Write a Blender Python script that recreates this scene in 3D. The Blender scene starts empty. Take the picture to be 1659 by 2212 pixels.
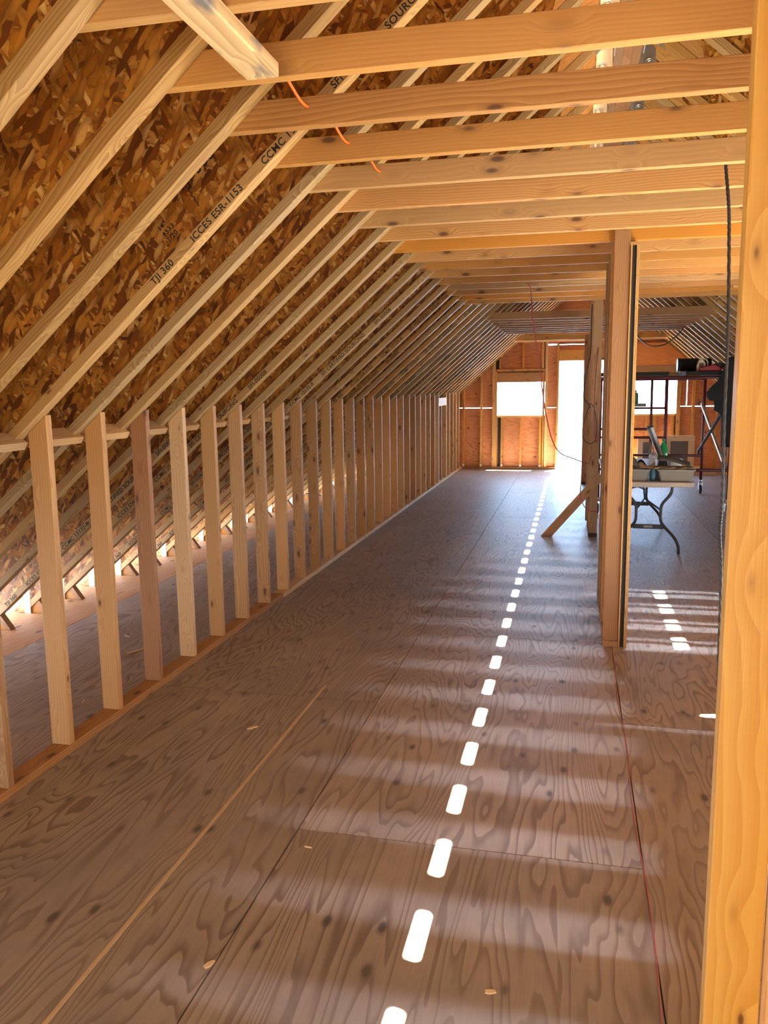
import bpy, bmesh, math, random
from mathutils import Vector, Matrix
random.seed(7)
S = bpy.context.scene
COL = S.collection

# ------------------------------------------------------------------ camera
cam_d = bpy.data.cameras.new('camera'); cam = bpy.data.objects.new('camera', cam_d); COL.objects.link(cam)
yaw, pitch, roll = -0.2303, -0.1520, -0.0117
cy, sy = math.cos(yaw), math.sin(yaw)
fwd = Vector((sy*math.cos(pitch), cy*math.cos(pitch), math.sin(pitch)))
rt = Vector((cy, -sy, 0)); up = rt.cross(fwd)
rt2 = rt*math.cos(roll)+up*math.sin(roll); up2 = -rt*math.sin(roll)+up*math.cos(roll)
m = Matrix((rt2, up2, -fwd)).transposed().to_4x4(); m.translation = (0, 0, 1.5896)
cam.matrix_world = m
cam_d.sensor_fit = 'VERTICAL'; cam_d.sensor_height = 24.0; cam_d.lens = 24.0*1745.76/2212.0
cam_d.clip_start = 0.05; cam_d.clip_end = 300
S.camera = cam

# ------------------------------------------------------------------ sky, sun, daylight, added lamps
W = bpy.data.worlds.new('sky'); S.world = W; W.use_nodes = True
bg = W.node_tree.nodes['Background']; bg.inputs[0].default_value = (0.42, 0.66, 1.0, 1); bg.inputs[1].default_value = 11.0
SUN = Vector((-0.13, -0.285, -1.0)).normalized()
sd = bpy.data.lights.new('sun', 'SUN'); sd.energy = 260; sd.angle = math.radians(0.53); sd.color = (1.0, 0.93, 0.76)
so = bpy.data.objects.new('sun', sd); COL.objects.link(so); so.rotation_euler = SUN.to_track_quat('-Z', 'Y').to_euler()
# added lamp high outside above the roof, stretched sideways to cast the floor bands
gd = bpy.data.lights.new('floor_band_lamp', 'AREA'); gd.shape = 'ELLIPSE'; gd.size = 16; gd.size_y = 0.75; gd.energy = 210000; gd.color = (0.80, 0.88, 1.0)
go = bpy.data.objects.new('floor_band_lamp', gd); COL.objects.link(go)
go.location = Vector((0, 6.5, 2)) - SUN*45
zz = -SUN; xx = Vector((1, 0, 0)); xx = (xx - zz*xx.dot(zz)).normalized(); yy_ = zz.cross(xx)
mm = Matrix((xx, yy_, zz)).transposed().to_4x4(); mm.translation = go.location; go.matrix_world = mm
# added warm fill lamp, unseen at the closed end behind the viewer
fd = bpy.data.lights.new('fill_light', 'AREA'); fd.shape = 'RECTANGLE'; fd.size = 1.6; fd.size_y = 2.0; fd.energy = 40; fd.color = (1.0, 0.88, 0.62)
fo = bpy.data.objects.new('fill_light', fd); COL.objects.link(fo); fo.location = (-0.3, -1.42, 1.15); fo.rotation_euler = (math.radians(90), 0, 0)
# added fill lamp shining up through an unseen floor opening on the right
ud = bpy.data.lights.new('low_fill_light', 'AREA'); ud.shape = 'RECTANGLE'; ud.size = 1.15; ud.size_y = 3.4; ud.energy = 195; ud.color = (1.0, 0.90, 0.66)
uo = bpy.data.objects.new('low_fill_light', ud); COL.objects.link(uo); uo.location = (2.08, 3.25, -0.25); uo.rotation_euler = (math.radians(180), 0, 0)
# sunlit ground outside throwing warm light up through the open eaves
for sx_, en in ((-1, 420), (1, 260)):
    ed_ = bpy.data.lights.new('eave_daylight', 'AREA'); ed_.shape = 'RECTANGLE'; ed_.size = 17.0; ed_.size_y = 0.5; ed_.energy = en; ed_.color = (1.0, 0.86, 0.62)
    eo = bpy.data.objects.new('eave_daylight', ed_); COL.objects.link(eo)
    zz = Vector((sx_*0.80, 0, -0.60)).normalized(); xx = Vector((0, 1, 0)); yv_ = zz.cross(xx)
    mm = Matrix((xx, yv_, zz)).transposed().to_4x4(); mm.translation = (0.255+sx_*5.0, 8.0, -0.22); eo.matrix_world = mm
S.view_settings.view_transform = 'Standard'; S.view_settings.look = 'None'; S.view_settings.gamma = 1.0
S.view_settings.use_curve_mapping = False
S.view_settings.exposure = 1.10

# ------------------------------------------------------------------ material helpers
def new_mat(name):
    M = bpy.data.materials.new(name); M.use_nodes = True
    nt = M.node_tree; b = nt.nodes['Principled BSDF']
    return M, nt, b
def N(nt, t, **kw):
    n = nt.nodes.new(t)
    for k, v in kw.items():
        if k.startswith('i_'):
            key = k[2:]; key = int(key) if key.isdigit() else key.replace('_', ' ')
            n.inputs[key].default_value = v
        else: setattr(n, k, v)
    return n
def L(nt, a, ao, b, bi): nt.links.new(a.outputs[ao], b.inputs[bi])
def ramp(nt, stops):
    r = nt.nodes.new('ShaderNodeValToRGB'); e = r.color_ramp.elements
    while len(e) < len(stops): e.new(0.5)
    for k, (p, c) in enumerate(stops): e[k].position = p; e[k].color = (*c, 1)
    return r
def mathn(nt, op, a=None, b=None):
    n = nt.nodes.new('ShaderNodeMath'); n.operation = op
    if a is not None:
        if isinstance(a, (int, float)): n.inputs[0].default_value = a
        else: nt.links.new(a, n.inputs[0])
    if b is not None:
        if isinstance(b, (int, float)): n.inputs[1].default_value = b
        else: nt.links.new(b, n.inputs[1])
    return n.outputs[0]
def mixc(nt, fac, a, b, blend='MIX'):
    n = nt.nodes.new('ShaderNodeMix'); n.data_type = 'RGBA'; n.blend_type = blend
    for s, v in ((0, fac), (6, a), (7, b)):
        if isinstance(v, (int, float)): n.inputs[s].default_value = v
        elif isinstance(v, tuple): n.inputs[s].default_value = (*v, 1)
        else: nt.links.new(v, n.inputs[s])
    return n.outputs[2]

def wood(name, light, dark, knots=1.0, ring=26.0, rough=0.62, var=0.22, contrast=0.75, knotcol=(0.10, 0.035, 0.012), stain=0.0):
    """sawn lumber, grain along the object's own X axis, every board with its own colour and grain"""
    M, nt, b = new_mat(name)
    tc = N(nt, 'ShaderNodeTexCoord'); oi = N(nt, 'ShaderNodeObjectInfo')
    off = N(nt, 'ShaderNodeCombineXYZ')
    nt.links.new(mathn(nt, 'MULTIPLY', oi.outputs['Random'], 37.0), off.inputs[0])
    nt.links.new(mathn(nt, 'MULTIPLY', oi.outputs['Random'], 11.3), off.inputs[1])
    nt.links.new(mathn(nt, 'MULTIPLY', oi.outputs['Random'], 5.7), off.inputs[2])
    # shifted copy of the coordinates for noises and knots
    ad = N(nt, 'ShaderNodeVectorMath', operation='ADD'); L(nt, tc, 'Object', ad, 0); L(nt, off, 0, ad, 1)
    # knots
    kc = N(nt, 'ShaderNodeVectorMath', operation='MULTIPLY'); L(nt, ad, 0, kc, 0); kc.inputs[1].default_value = (4.6, 12.0, 12.0)
    vo = N(nt, 'ShaderNodeTexVoronoi'); vo.inputs['Scale'].default_value = 1.0; L(nt, kc, 0, vo, 'Vector')
    kd = vo.outputs['Distance']
    # slow wander of the rings
    nm = N(nt, 'ShaderNodeVectorMath', operation='MULTIPLY'); L(nt, ad, 0, nm, 0); nm.inputs[1].default_value = (1.1, 5.0, 5.0)
    no = N(nt, 'ShaderNodeTexNoise', i_Scale=1.0, i_Detail=2.0); L(nt, nm, 0, no, 'Vector')
    sh = N(nt, 'ShaderNodeCombineXYZ'); r2 = mathn(nt, 'FRACT', mathn(nt, 'MULTIPLY', oi.outputs['Random'], 91.7))
    nt.links.new(mathn(nt, 'MULTIPLY', mathn(nt, 'SUBTRACT', r2, 0.5), 0.16), sh.inputs[1])
    nt.links.new(mathn(nt, 'ADD', mathn(nt, 'MULTIPLY', oi.outputs['Random'], 0.05), 0.02), sh.inputs[2])
    rc = N(nt, 'ShaderNodeVectorMath', operation='ADD'); L(nt, tc, 'Object', rc, 0); L(nt, sh, 0, rc, 1)
    rm = N(nt, 'ShaderNodeVectorMath', operation='MULTIPLY'); L(nt, rc, 0, rm, 0); rm.inputs[1].default_value = (0.02, 1.0, 1.0)
    wob = N(nt, 'ShaderNodeVectorMath', operation='SCALE'); L(nt, no, 'Color', wob, 0); wob.inputs['Scale'].default_value = 0.075
    ra = N(nt, 'ShaderNodeVectorMath', operation='ADD'); L(nt, rm, 0, ra, 0); L(nt, wob, 0, ra, 1)
    # push rings round the knots
    kn = N(nt, 'ShaderNodeMapRange'); nt.links.new(kd, kn.inputs[0]); kn.inputs[1].default_value = 0.0; kn.inputs[2].default_value = 0.45; kn.inputs[3].default_value = 0.03; kn.inputs[4].default_value = 0.0
    kv = N(nt, 'ShaderNodeCombineXYZ'); L(nt, kn, 0, kv, 1); L(nt, kn, 0, kv, 2)
    rb = N(nt, 'ShaderNodeVectorMath', operation='ADD'); L(nt, ra, 0, rb, 0); L(nt, kv, 0, rb, 1)
    wv = N(nt, 'ShaderNodeTexWave', wave_type='RINGS', rings_direction='X', wave_profile='SAW', i_Scale=ring, i_Distortion=0.6, i_Detail=1.0); L(nt, rb, 0, wv, 'Vector')
    fm = N(nt, 'ShaderNodeVectorMath', operation='MULTIPLY'); L(nt, ad, 0, fm, 0); fm.inputs[1].default_value = (6.0, 260.0, 260.0)
    fn = N(nt, 'ShaderNodeTexNoise', i_Scale=1.0, i_Detail=2.0); L(nt, fm, 0, fn, 'Vector')
    base = mixc(nt, mathn(nt, 'MULTIPLY', wv.outputs['Fac'], contrast), light, dark)
    base = mixc(nt, mathn(nt, 'MULTIPLY', fn.outputs['Fac'], 0.25), base, tuple(c*0.62 for c in dark))
    if knots > 0:
        kr = ramp(nt, [(0.0, (1, 1, 1)), (0.10*knots, (0.85, 0.85, 0.85)), (0.16*knots, (0.25, 0.25, 0.25)), (0.30*knots, (0, 0, 0))])
        nt.links.new(kd, kr.inputs[0])
        base = mixc(nt, kr.outputs[0], base, knotcol)
    if stain > 0:
        sm = N(nt, 'ShaderNodeVectorMath', operation='MULTIPLY'); L(nt, ad, 0, sm, 0); sm.inputs[1].default_value = (5, 12, 12)
        sn = N(nt, 'ShaderNodeTexNoise', i_Scale=1.0, i_Detail=3.0); L(nt, sm, 0, sn, 'Vector')
        sr = ramp(nt, [(0.56, (0, 0, 0)), (0.68, (stain, stain, stain))]); L(nt, sn, 0, sr, 0)
        base = mixc(nt, sr.outputs[0], base, (0.09, 0.10, 0.11))
    hs = N(nt, 'ShaderNodeHueSaturation'); nt.links.new(base, hs.inputs['Color'])
    nt.links.new(mathn(nt, 'ADD', mathn(nt, 'MULTIPLY', r2, 0.012), 0.495), hs.inputs['Hue'])
    nt.links.new(mathn(nt, 'ADD', mathn(nt, 'MULTIPLY', oi.outputs['Random'], var*2), 1.0-var), hs.inputs['Value'])
    nt.links.new(mathn(nt, 'ADD', mathn(nt, 'MULTIPLY', r2, -0.2), 1.08), hs.inputs['Saturation'])
    L(nt, hs, 0, b, 'Base Color'); b.inputs['Roughness'].default_value = rough
    bp = N(nt, 'ShaderNodeBump', i_Strength=0.15, i_Distance=0.002); L(nt, fn, 'Fac', bp, 'Height'); L(nt, bp, 0, b, 'Normal')
    return M

def osb(name, bright=1.0, deck=False):
    M, nt, b = new_mat(name)
    tc = N(nt, 'ShaderNodeTexCoord'); oi = N(nt, 'ShaderNodeObjectInfo')
    of = N(nt, 'ShaderNodeCombineXYZ'); nt.links.new(mathn(nt, 'MULTIPLY', oi.outputs['Random'], 23.0), of.inputs[0]); nt.links.new(mathn(nt, 'MULTIPLY', oi.outputs['Random'], 7.0), of.inputs[2])
    ad = N(nt, 'ShaderNodeVectorMath', operation='ADD'); L(nt, tc, 'Object', ad, 0); L(nt, of, 0, ad, 1)
    dn = N(nt, 'ShaderNodeTexNoise', i_Scale=14.0, i_Detail=2.0); L(nt, ad, 0, dn, 'Vector')
    ds = N(nt, 'ShaderNodeVectorMath', operation='SCALE'); L(nt, dn, 'Color', ds, 0); ds.inputs['Scale'].default_value = 0.03
    ad2 = N(nt, 'ShaderNodeVectorMath', operation='ADD'); L(nt, ad, 0, ad2, 0); L(nt, ds, 0, ad2, 1)
    if deck:
        pr = N(nt, 'ShaderNodeVectorRotate', rotation_type='X_AXIS'); L(nt, ad2, 0, pr, 'Vector'); pr.inputs['Angle'].default_value = math.radians(90); ad2 = pr
    lay = []
    for rot, sx, sy_ in ((0.25, 15, 52), (1.35, 17, 62), (-0.75, 14, 46), (2.3, 24, 84)):
        mp = N(nt, 'ShaderNodeVectorRotate', rotation_type='EULER_XYZ'); L(nt, ad2, 0, mp, 'Vector'); mp.inputs['Rotation'].default_value = (0, rot, 0)
        ms = N(nt, 'ShaderNodeVectorMath', operation='MULTIPLY'); L(nt, mp, 0, ms, 0); ms.inputs[1].default_value = (sx, 3.0 if not deck else 1.0, sy_)
        v = N(nt, 'ShaderNodeTexVoronoi'); v.inputs['Scale'].default_value = 1.0; L(nt, ms, 0, v, 'Vector')
        sp = N(nt, 'ShaderNodeSeparateColor'); L(nt, v, 'Color', sp, 0)
        lay.append((sp.outputs[0], sp.outputs[1], v.outputs['Distance']))
    val = lay[3][0]; dist = lay[3][2]
    for i in (2, 1, 0):
        sel = mathn(nt, 'GREATER_THAN', lay[i][1], 0.45)
        mx = N(nt, 'ShaderNodeMix'); nt.links.new(sel, mx.inputs[0]); nt.links.new(val, mx.inputs[2]); nt.links.new(lay[i][0], mx.inputs[3]); val = mx.outputs[0]
        m2 = N(nt, 'ShaderNodeMix'); nt.links.new(sel, m2.inputs[0]); nt.links.new(dist, m2.inputs[2]); nt.links.new(lay[i][2], m2.inputs[3]); dist = m2.outputs[0]
    r = ramp(nt, [(0.0, (0.09, 0.022, 0.004)), (0.14, (0.20, 0.060, 0.010)), (0.34, (0.36, 0.135, 0.024)), (0.62, (0.46, 0.200, 0.038)), (0.88, (0.58, 0.30, 0.080)), (1.0, (0.72, 0.46, 0.18))])
    nt.links.new(val, r.inputs[0])
    fm = N(nt, 'ShaderNodeTexNoise', i_Scale=90.0, i_Detail=3.0); L(nt, ad, 0, fm, 'Vector')
    c = mixc(nt, 0.35, r.outputs[0], fm.outputs['Color'], 'SOFT_LIGHT')
    ed = N(nt, 'ShaderNodeMapRange'); nt.links.new(dist, ed.inputs[0]); ed.inputs[1].default_value = 0.35; ed.inputs[2].default_value = 0.8; ed.inputs[3].default_value = 0.0; ed.inputs[4].default_value = 0.55
    c = mixc(nt, ed.outputs[0], c, (0.12, 0.045, 0.012))
    hs = N(nt, 'ShaderNodeHueSaturation', i_Value=bright, i_Saturation=1.05); nt.links.new(c, hs.inputs['Color']); L(nt, hs, 0, b, 'Base Color')
    b.inputs['Roughness'].default_value = 0.5
    bp = N(nt, 'ShaderNodeBump', i_Strength=0.35, i_Distance=0.003); nt.links.new(val, bp.inputs['Height']); L(nt, bp, 0, b, 'Normal')
    return M

def plywood(name, light, dark, gdir=0, scale=1.0, rough=0.55, dirt=0.0, dirtcol=(0.1, 0.09, 0.09), plugs=True, spec=0.5, island=True, contrast=0.8, coat=0.0, streak=(0.3, 0.2)):
    """rotary-cut veneer: long wandering contour grain; gdir = axis the grain follows in object space"""
    M, nt, b = new_mat(name)
    tc = N(nt, 'ShaderNodeTexCoord'); ge = N(nt, 'ShaderNodeNewGeometry')
    v = tc.outputs['Object']
    rnd = ge.outputs['Random Per Island'] if island else N(nt, 'ShaderNodeObjectInfo').outputs['Random']
    of = N(nt, 'ShaderNodeCombineXYZ')
    for k, f in ((0, 31.0), (1, 17.0), (2, 53.0)): nt.links.new(mathn(nt, 'MULTIPLY', rnd, f), of.inputs[k])
    ad = N(nt, 'ShaderNodeVectorMath', operation='ADD'); nt.links.new(v, ad.inputs[0]); L(nt, of, 0, ad, 1)
    st = [2.9*scale]*3; st[gdir] = 0.50*scale
    ms = N(nt, 'ShaderNodeVectorMath', operation='MULTIPLY'); L(nt, ad, 0, ms, 0); ms.inputs[1].default_value = st
    no = N(nt, 'ShaderNodeTexNoise', i_Scale=1.0, i_Detail=3.5, i_Roughness=0.48, i_Distortion=0.35); L(nt, ms, 0, no, 'Vector')
    # contour lines of the noise field plus a slow ramp across the sheet
    sx = N(nt, 'ShaderNodeSeparateXYZ'); L(nt, ad, 0, sx, 0)
    across = sx.outputs[{0: 1, 1: 0, 2: 0}[gdir]]
    h = mathn(nt, 'ADD', mathn(nt, 'MULTIPLY', no.outputs['Fac'], 26.0), mathn(nt, 'MULTIPLY', across, 17.0*scale))
    saw = mathn(nt, 'FRACT', h)
    sr = ramp(nt, [(0.0, (0, 0, 0)), (0.55, (0.18, 0.18, 0.18)), (0.86, (1, 1, 1)), (0.96, (0.85, 0.85, 0.85)), (1.0, (0, 0, 0))]); nt.links.new(saw, sr.inputs[0])
    f2 = [160.0]*3; f2[gdir] = 5.0
    fm = N(nt, 'ShaderNodeVectorMath', operation='MULTIPLY'); L(nt, ad, 0, fm, 0); fm.inputs[1].default_value = f2
    fn = N(nt, 'ShaderNodeTexNoise', i_Scale=1.0, i_Detail=2.0); L(nt, fm, 0, fn, 'Vector')
    lowf = N(nt, 'ShaderNodeTexNoise', i_Scale=1.3, i_Detail=3.0); L(nt, ad, 0, lowf, 'Vector')
    cf = mathn(nt, 'MULTIPLY', sr.outputs[0], mathn(nt, 'MULTIPLY', lowf.outputs['Fac'], contrast*1.7))
    base = mixc(nt, cf, light, dark)
    base = mixc(nt, mathn(nt, 'MULTIPLY', fn.outputs['Fac'], streak[0]), base, tuple(c*0.55 for c in dark))
    if plugs:
        ks = [7.5]*3; ks[gdir] = 3.6
        km = N(nt, 'ShaderNodeVectorMath', operation='MULTIPLY'); L(nt, ad, 0, km, 0); km.inputs[1].default_value = ks
        vo = N(nt, 'ShaderNodeTexVoronoi', i_Scale=1.0, voronoi_dimensions='3D'); L(nt, km, 0, vo, 'Vector')
        kr = ramp(nt, [(0.0, (1, 1, 1)), (0.07, (0.9, 0.9, 0.9)), (0.11, (0.35, 0.35, 0.35)), (0.16, (0, 0, 0))]); L(nt, vo, 'Distance', kr, 0)
        base = mixc(nt, kr.outputs[0], base, tuple(c*0.30 for c in dark))
    if dirt > 0:
        dn = N(nt, 'ShaderNodeTexNoise', i_Scale=2.2, i_Detail=6.0, i_Roughness=0.62); L(nt, ad, 0, dn, 'Vector')
        dr = ramp(nt, [(0.35, (0, 0, 0)), (0.70, (dirt, dirt, dirt))]); L(nt, dn, 0, dr, 0)
        base = mixc(nt, dr.outputs[0], base, dirtcol)
    hs = N(nt, 'ShaderNodeHueSaturation'); nt.links.new(base, hs.inputs['Color'])
    nt.links.new(mathn(nt, 'ADD', mathn(nt, 'MULTIPLY', rnd, 0.24), 0.88), hs.inputs['Value'])
    L(nt, hs, 0, b, 'Base Color')
    rr = mathn(nt, 'ADD', mathn(nt, 'MULTIPLY', fn.outputs['Fac'], 0.18), rough-0.09); nt.links.new(rr, b.inputs['Roughness'])
    b.inputs['Specular IOR Level'].default_value = spec
    if coat: b.inputs['Coat Weight'].default_value = coat; b.inputs['Coat Roughness'].default_value = 0.28
    bp = N(nt, 'ShaderNodeBump', i_Strength=streak[1], i_Distance=0.004)
    nt.links.new(mathn(nt, 'ADD', mathn(nt, 'MULTIPLY', sr.outputs[0], -0.6), mathn(nt, 'MULTIPLY', fn.outputs['Fac'], 0.6)), bp.inputs['Height']); L(nt, bp, 0, b, 'Normal')
    return M

def plain(name, col, rough=0.5, metal=0.0, noise=0.12, scale=30.0, **kw):
    M, nt, b = new_mat(name)
    tc = N(nt, 'ShaderNodeTexCoord'); no = N(nt, 'ShaderNodeTexNoise', i_Scale=scale, i_Detail=3.0); L(nt, tc, 'Object', no, 'Vector')
    c = mixc(nt, mathn(nt, 'MULTIPLY', no.outputs['Fac'], noise*2), col, tuple(x*0.6 for x in col))
    nt.links.new(c, b.inputs['Base Color']); b.inputs['Roughness'].default_value = rough; b.inputs['Metallic'].default_value = metal
    for k, v in kw.items(): b.inputs[k.replace('_', ' ')].default_value = v
    return M

LUM = wood('sawn_fir', (0.56, 0.315, 0.115), (0.38, 0.175, 0.050), contrast=0.95)
LUMO = wood('sawn_fir_orange', (0.53, 0.262, 0.062), (0.38, 0.152, 0.028), contrast=0.55, var=0.14)
LUMP = wood('pale_sawn_fir', (0.64, 0.40, 0.170), (0.49, 0.255, 0.088), knots=0.6)
LUMY = wood('amber_fir', (0.63, 0.375, 0.105), (0.49, 0.240, 0.050), knots=0.45, ring=12.0, rough=0.42, var=0.03, contrast=0.7)
LUMB = wood('barky_fir', (0.70, 0.45, 0.19), (0.42, 0.21, 0.07), knots=0.9, stain=0.85, ring=14.0, contrast=0.9)
LUMR = wood('reddish_fir', (0.40, 0.220, 0.098), (0.27, 0.128, 0.052), knots=0.9, var=0.15)
LVL = wood('laminated_ridge_veneer', (0.36, 0.19, 0.07), (0.24, 0.105, 0.035), knots=0, ring=40.0, var=0.05)
FLG = wood('flange_wood', (0.54, 0.325, 0.105), (0.30, 0.150, 0.042), knots=0.5, ring=34.0, var=0.20, contrast=0.9)
OSB = osb('oriented_strand_board')
OSBR = osb('roof_strand_board', 0.95, deck=True)
PLYF = plywood('weathered_subfloor_plywood', (0.46, 0.395, 0.345), (0.195, 0.145, 0.118), gdir=1, rough=0.46, dirt=0.5, dirtcol=(0.20, 0.182, 0.175), spec=0.85, contrast=0.95)
PLYE = plywood('clean_eave_plywood', (0.66, 0.34, 0.15), (0.48, 0.205, 0.08), gdir=1, rough=0.6, contrast=0.6)
PLYW = plywood('fir_wall_sheathing', (0.72, 0.33, 0.16), (0.50, 0.17, 0.065), gdir=0, rough=0.6, island=False, contrast=0.9, scale=0.9)
PLYO = plywood('orange_fir_panel', (0.74, 0.30, 0.085), (0.55, 0.170, 0.032), gdir=0, rough=0.55, island=False, scale=0.8, plugs=False)
PLYS = plywood('sheathing_stiffener_ply', (0.66, 0.36, 0.11), (0.48, 0.21, 0.05), gdir=0, rough=0.6, island=False, scale=3)
GALV = plain('galvanized_steel', (0.72, 0.74, 0.74), 0.35, 0.85, 0.15, 60)
INK = plain('black_stamp_ink', (0.02, 0.017, 0.014), 0.8, noise=0.3)
BLK = plain('black_board', (0.018, 0.017, 0.018), 0.6)
RED = plain('maroon_scaffold_paint', (0.13, 0.022, 0.030), 0.4, 0.0)
PALE = wood('pale_planed_pine', (0.80, 0.58, 0.36), (0.68, 0.42, 0.22), knots=0.4, var=0.05, contrast=0.5)
BRACE = plain('dark_brace_steel', (0.030, 0.028, 0.030), 0.8, 0.0)
GUN = plain('charcoal_tubing', (0.045, 0.045, 0.050), 0.4, 0.3)
TBL = plain('beige_table_plastic', (0.42, 0.37, 0.31), 0.5, noise=0.05)
BIN = plain('grey_tote_plastic', (0.20, 0.185, 0.160), 0.5, noise=0.08)
RUB = plain('caster_rubber', (0.03, 0.03, 0.03), 0.6)
CLOTHB = plain('black_jacket_cloth', (0.018, 0.024, 0.030), 0.85, noise=0.2, scale=12)
BUCK = plain('black_bucket_plastic', (0.015, 0.018, 0.022), 0.35)
JUG = plain('white_jug_plastic', (0.80, 0.74, 0.62), 0.4, noise=0.03)
LABEL = plain('brown_label', (0.18, 0.12, 0.09), 0.6)
REDB = plain('red_tool_shell', (0.42, 0.02, 0.045), 0.4)
CORD_R = plain('red_air_hose', (0.35, 0.045, 0.035), 0.45)
CORD_O = plain('orange_cord', (0.85, 0.16, 0.02), 0.45)
CORD_K = plain('black_cord', (0.016, 0.015, 0.015), 0.45)
STEEL = plain('dark_steel_cable', (0.055, 0.05, 0.048), 0.4, 0.6)
STRG = plain('red_chalk_string', (0.42, 0.13, 0.09), 0.7)
TAPE = plain('pale_lath', (0.62, 0.47, 0.29), 0.6, noise=0.2)
CHIP = plain('pale_wood_chip', (0.78, 0.60, 0.38), 0.7, noise=0.1)
SCREEN = plain('grey_weathered_panel', (0.20, 0.175, 0.16), 0.6, noise=0.35, scale=8)
GREEN = plain('green_soda_bottle', (0.015, 0.50, 0.17), 0.15, Transmission_Weight=0.15)
GREEND = plain('dark_green_bottle', (0.03, 0.17, 0.13), 0.3)
CUP = plain('white_foam_cup', (0.80, 0.84, 0.90), 0.5, noise=0.02)
CLEAR = plain('frosted_container', (0.75, 0.78, 0.78), 0.25, noise=0.03, Transmission_Weight=0.4)
STRAW = plain('red_straw', (0.75, 0.05, 0.08), 0.4)
PAPERK = plain('black_tar_paper', (0.075, 0.070, 0.062), 0.65, noise=0.2)
KRAFT = plain('brown_kraft_paper', (0.42, 0.28, 0.13), 0.8)
RAG = plain('olive_cloth', (0.10, 0.10, 0.075), 0.9)
BLUEJ = plain('blue_jar_plastic', (0.05, 0.16, 0.24), 0.4)
GREYM = plain('grey_tool_body', (0.28, 0.30, 0.31), 0.4, 0.4)
WHT = plain('white_foot_square', (0.9, 0.88, 0.82), 0.5)  # flat white for the squares at the stud feet
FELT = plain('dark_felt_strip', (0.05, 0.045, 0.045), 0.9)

# ------------------------------------------------------------------ object helpers
MW = {}
def frame(ax, upv=(0, 0, 1), o=(0, 0, 0)):
    X = Vector(ax).normalized(); U = Vector(upv)
    if abs(X.dot(U.normalized())) > 0.99: U = Vector((1, 0, 0))
    Y = U.cross(X).normalized(); Z = X.cross(Y).normalized()
    M = Matrix((X, Y, Z)).transposed().to_4x4(); M.translation = o
    return M
def tag(o, label=None, cat=None, group=None, kind=None):
    if label: o['label'] = label
    if cat: o['category'] = cat
    if group: o['group'] = group
    if kind: o['kind'] = kind
    return o
def link(o, M, parent=None):
    COL.objects.link(o); MW[o.name] = M.copy()
    if parent is not None:
        o.parent = parent; o.matrix_basis = MW[parent.name].inverted() @ M
    else: o.matrix_basis = M
    return o
def root(name, loc, label, cat, group=None):
    o = bpy.data.objects.new(name, None); o.empty_display_size = 0.1
    link(o, Matrix.Translation(loc)); return tag(o, label, cat, group)
def mesh(name, verts, faces, mat, parent=None, ax=(1, 0, 0), upv=(0, 0, 1), bevel=0.0, origin=None, smooth=False, seg=1):
    vs = [Vector(v) for v in verts]
    o = Vector(origin) if origin is not None else sum(vs, Vector())/len(vs)
    F = frame(ax, upv, o); Fi = F.inverted()
    bm = bmesh.new()
    bv = [bm.verts.new(Fi @ v) for v in vs]
    for f in faces: bm.faces.new([bv[k] for k in f])
    bmesh.ops.recalc_face_normals(bm, faces=bm.faces)
    if bevel > 0: bmesh.ops.bevel(bm, geom=bm.edges[:], offset=bevel, segments=seg, profile=0.5, affect='EDGES')
    me = bpy.data.meshes.new(name); bm.to_mesh(me); bm.free(); me.materials.append(mat)
    if smooth:
        for p in me.polygons: p.use_smooth = True
    return link(bpy.data.objects.new(name, me), F, parent)
def prism(name, poly, d, mat, **kw):
    """poly = 3D polygon, extruded by vector d"""
    n = len(poly); vs = [Vector(p) for p in poly] + [Vector(p)+Vector(d) for p in poly]
    fs = [list(range(n))[::-1], list(range(n, 2*n))] + [[k, (k+1) % n, n+(k+1) % n, n+k] for k in range(n)]
    return mesh(name, vs, fs, mat, **kw)
def box(name, a, b, mat, **kw):
    (x0, y0, z0), (x1, y1, z1) = a, b
    return prism(name, [(x0, y0, z0), (x1, y0, z0), (x1, y1, z0), (x0, y1, z0)], (0, 0, z1-z0), mat, **kw)
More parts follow.
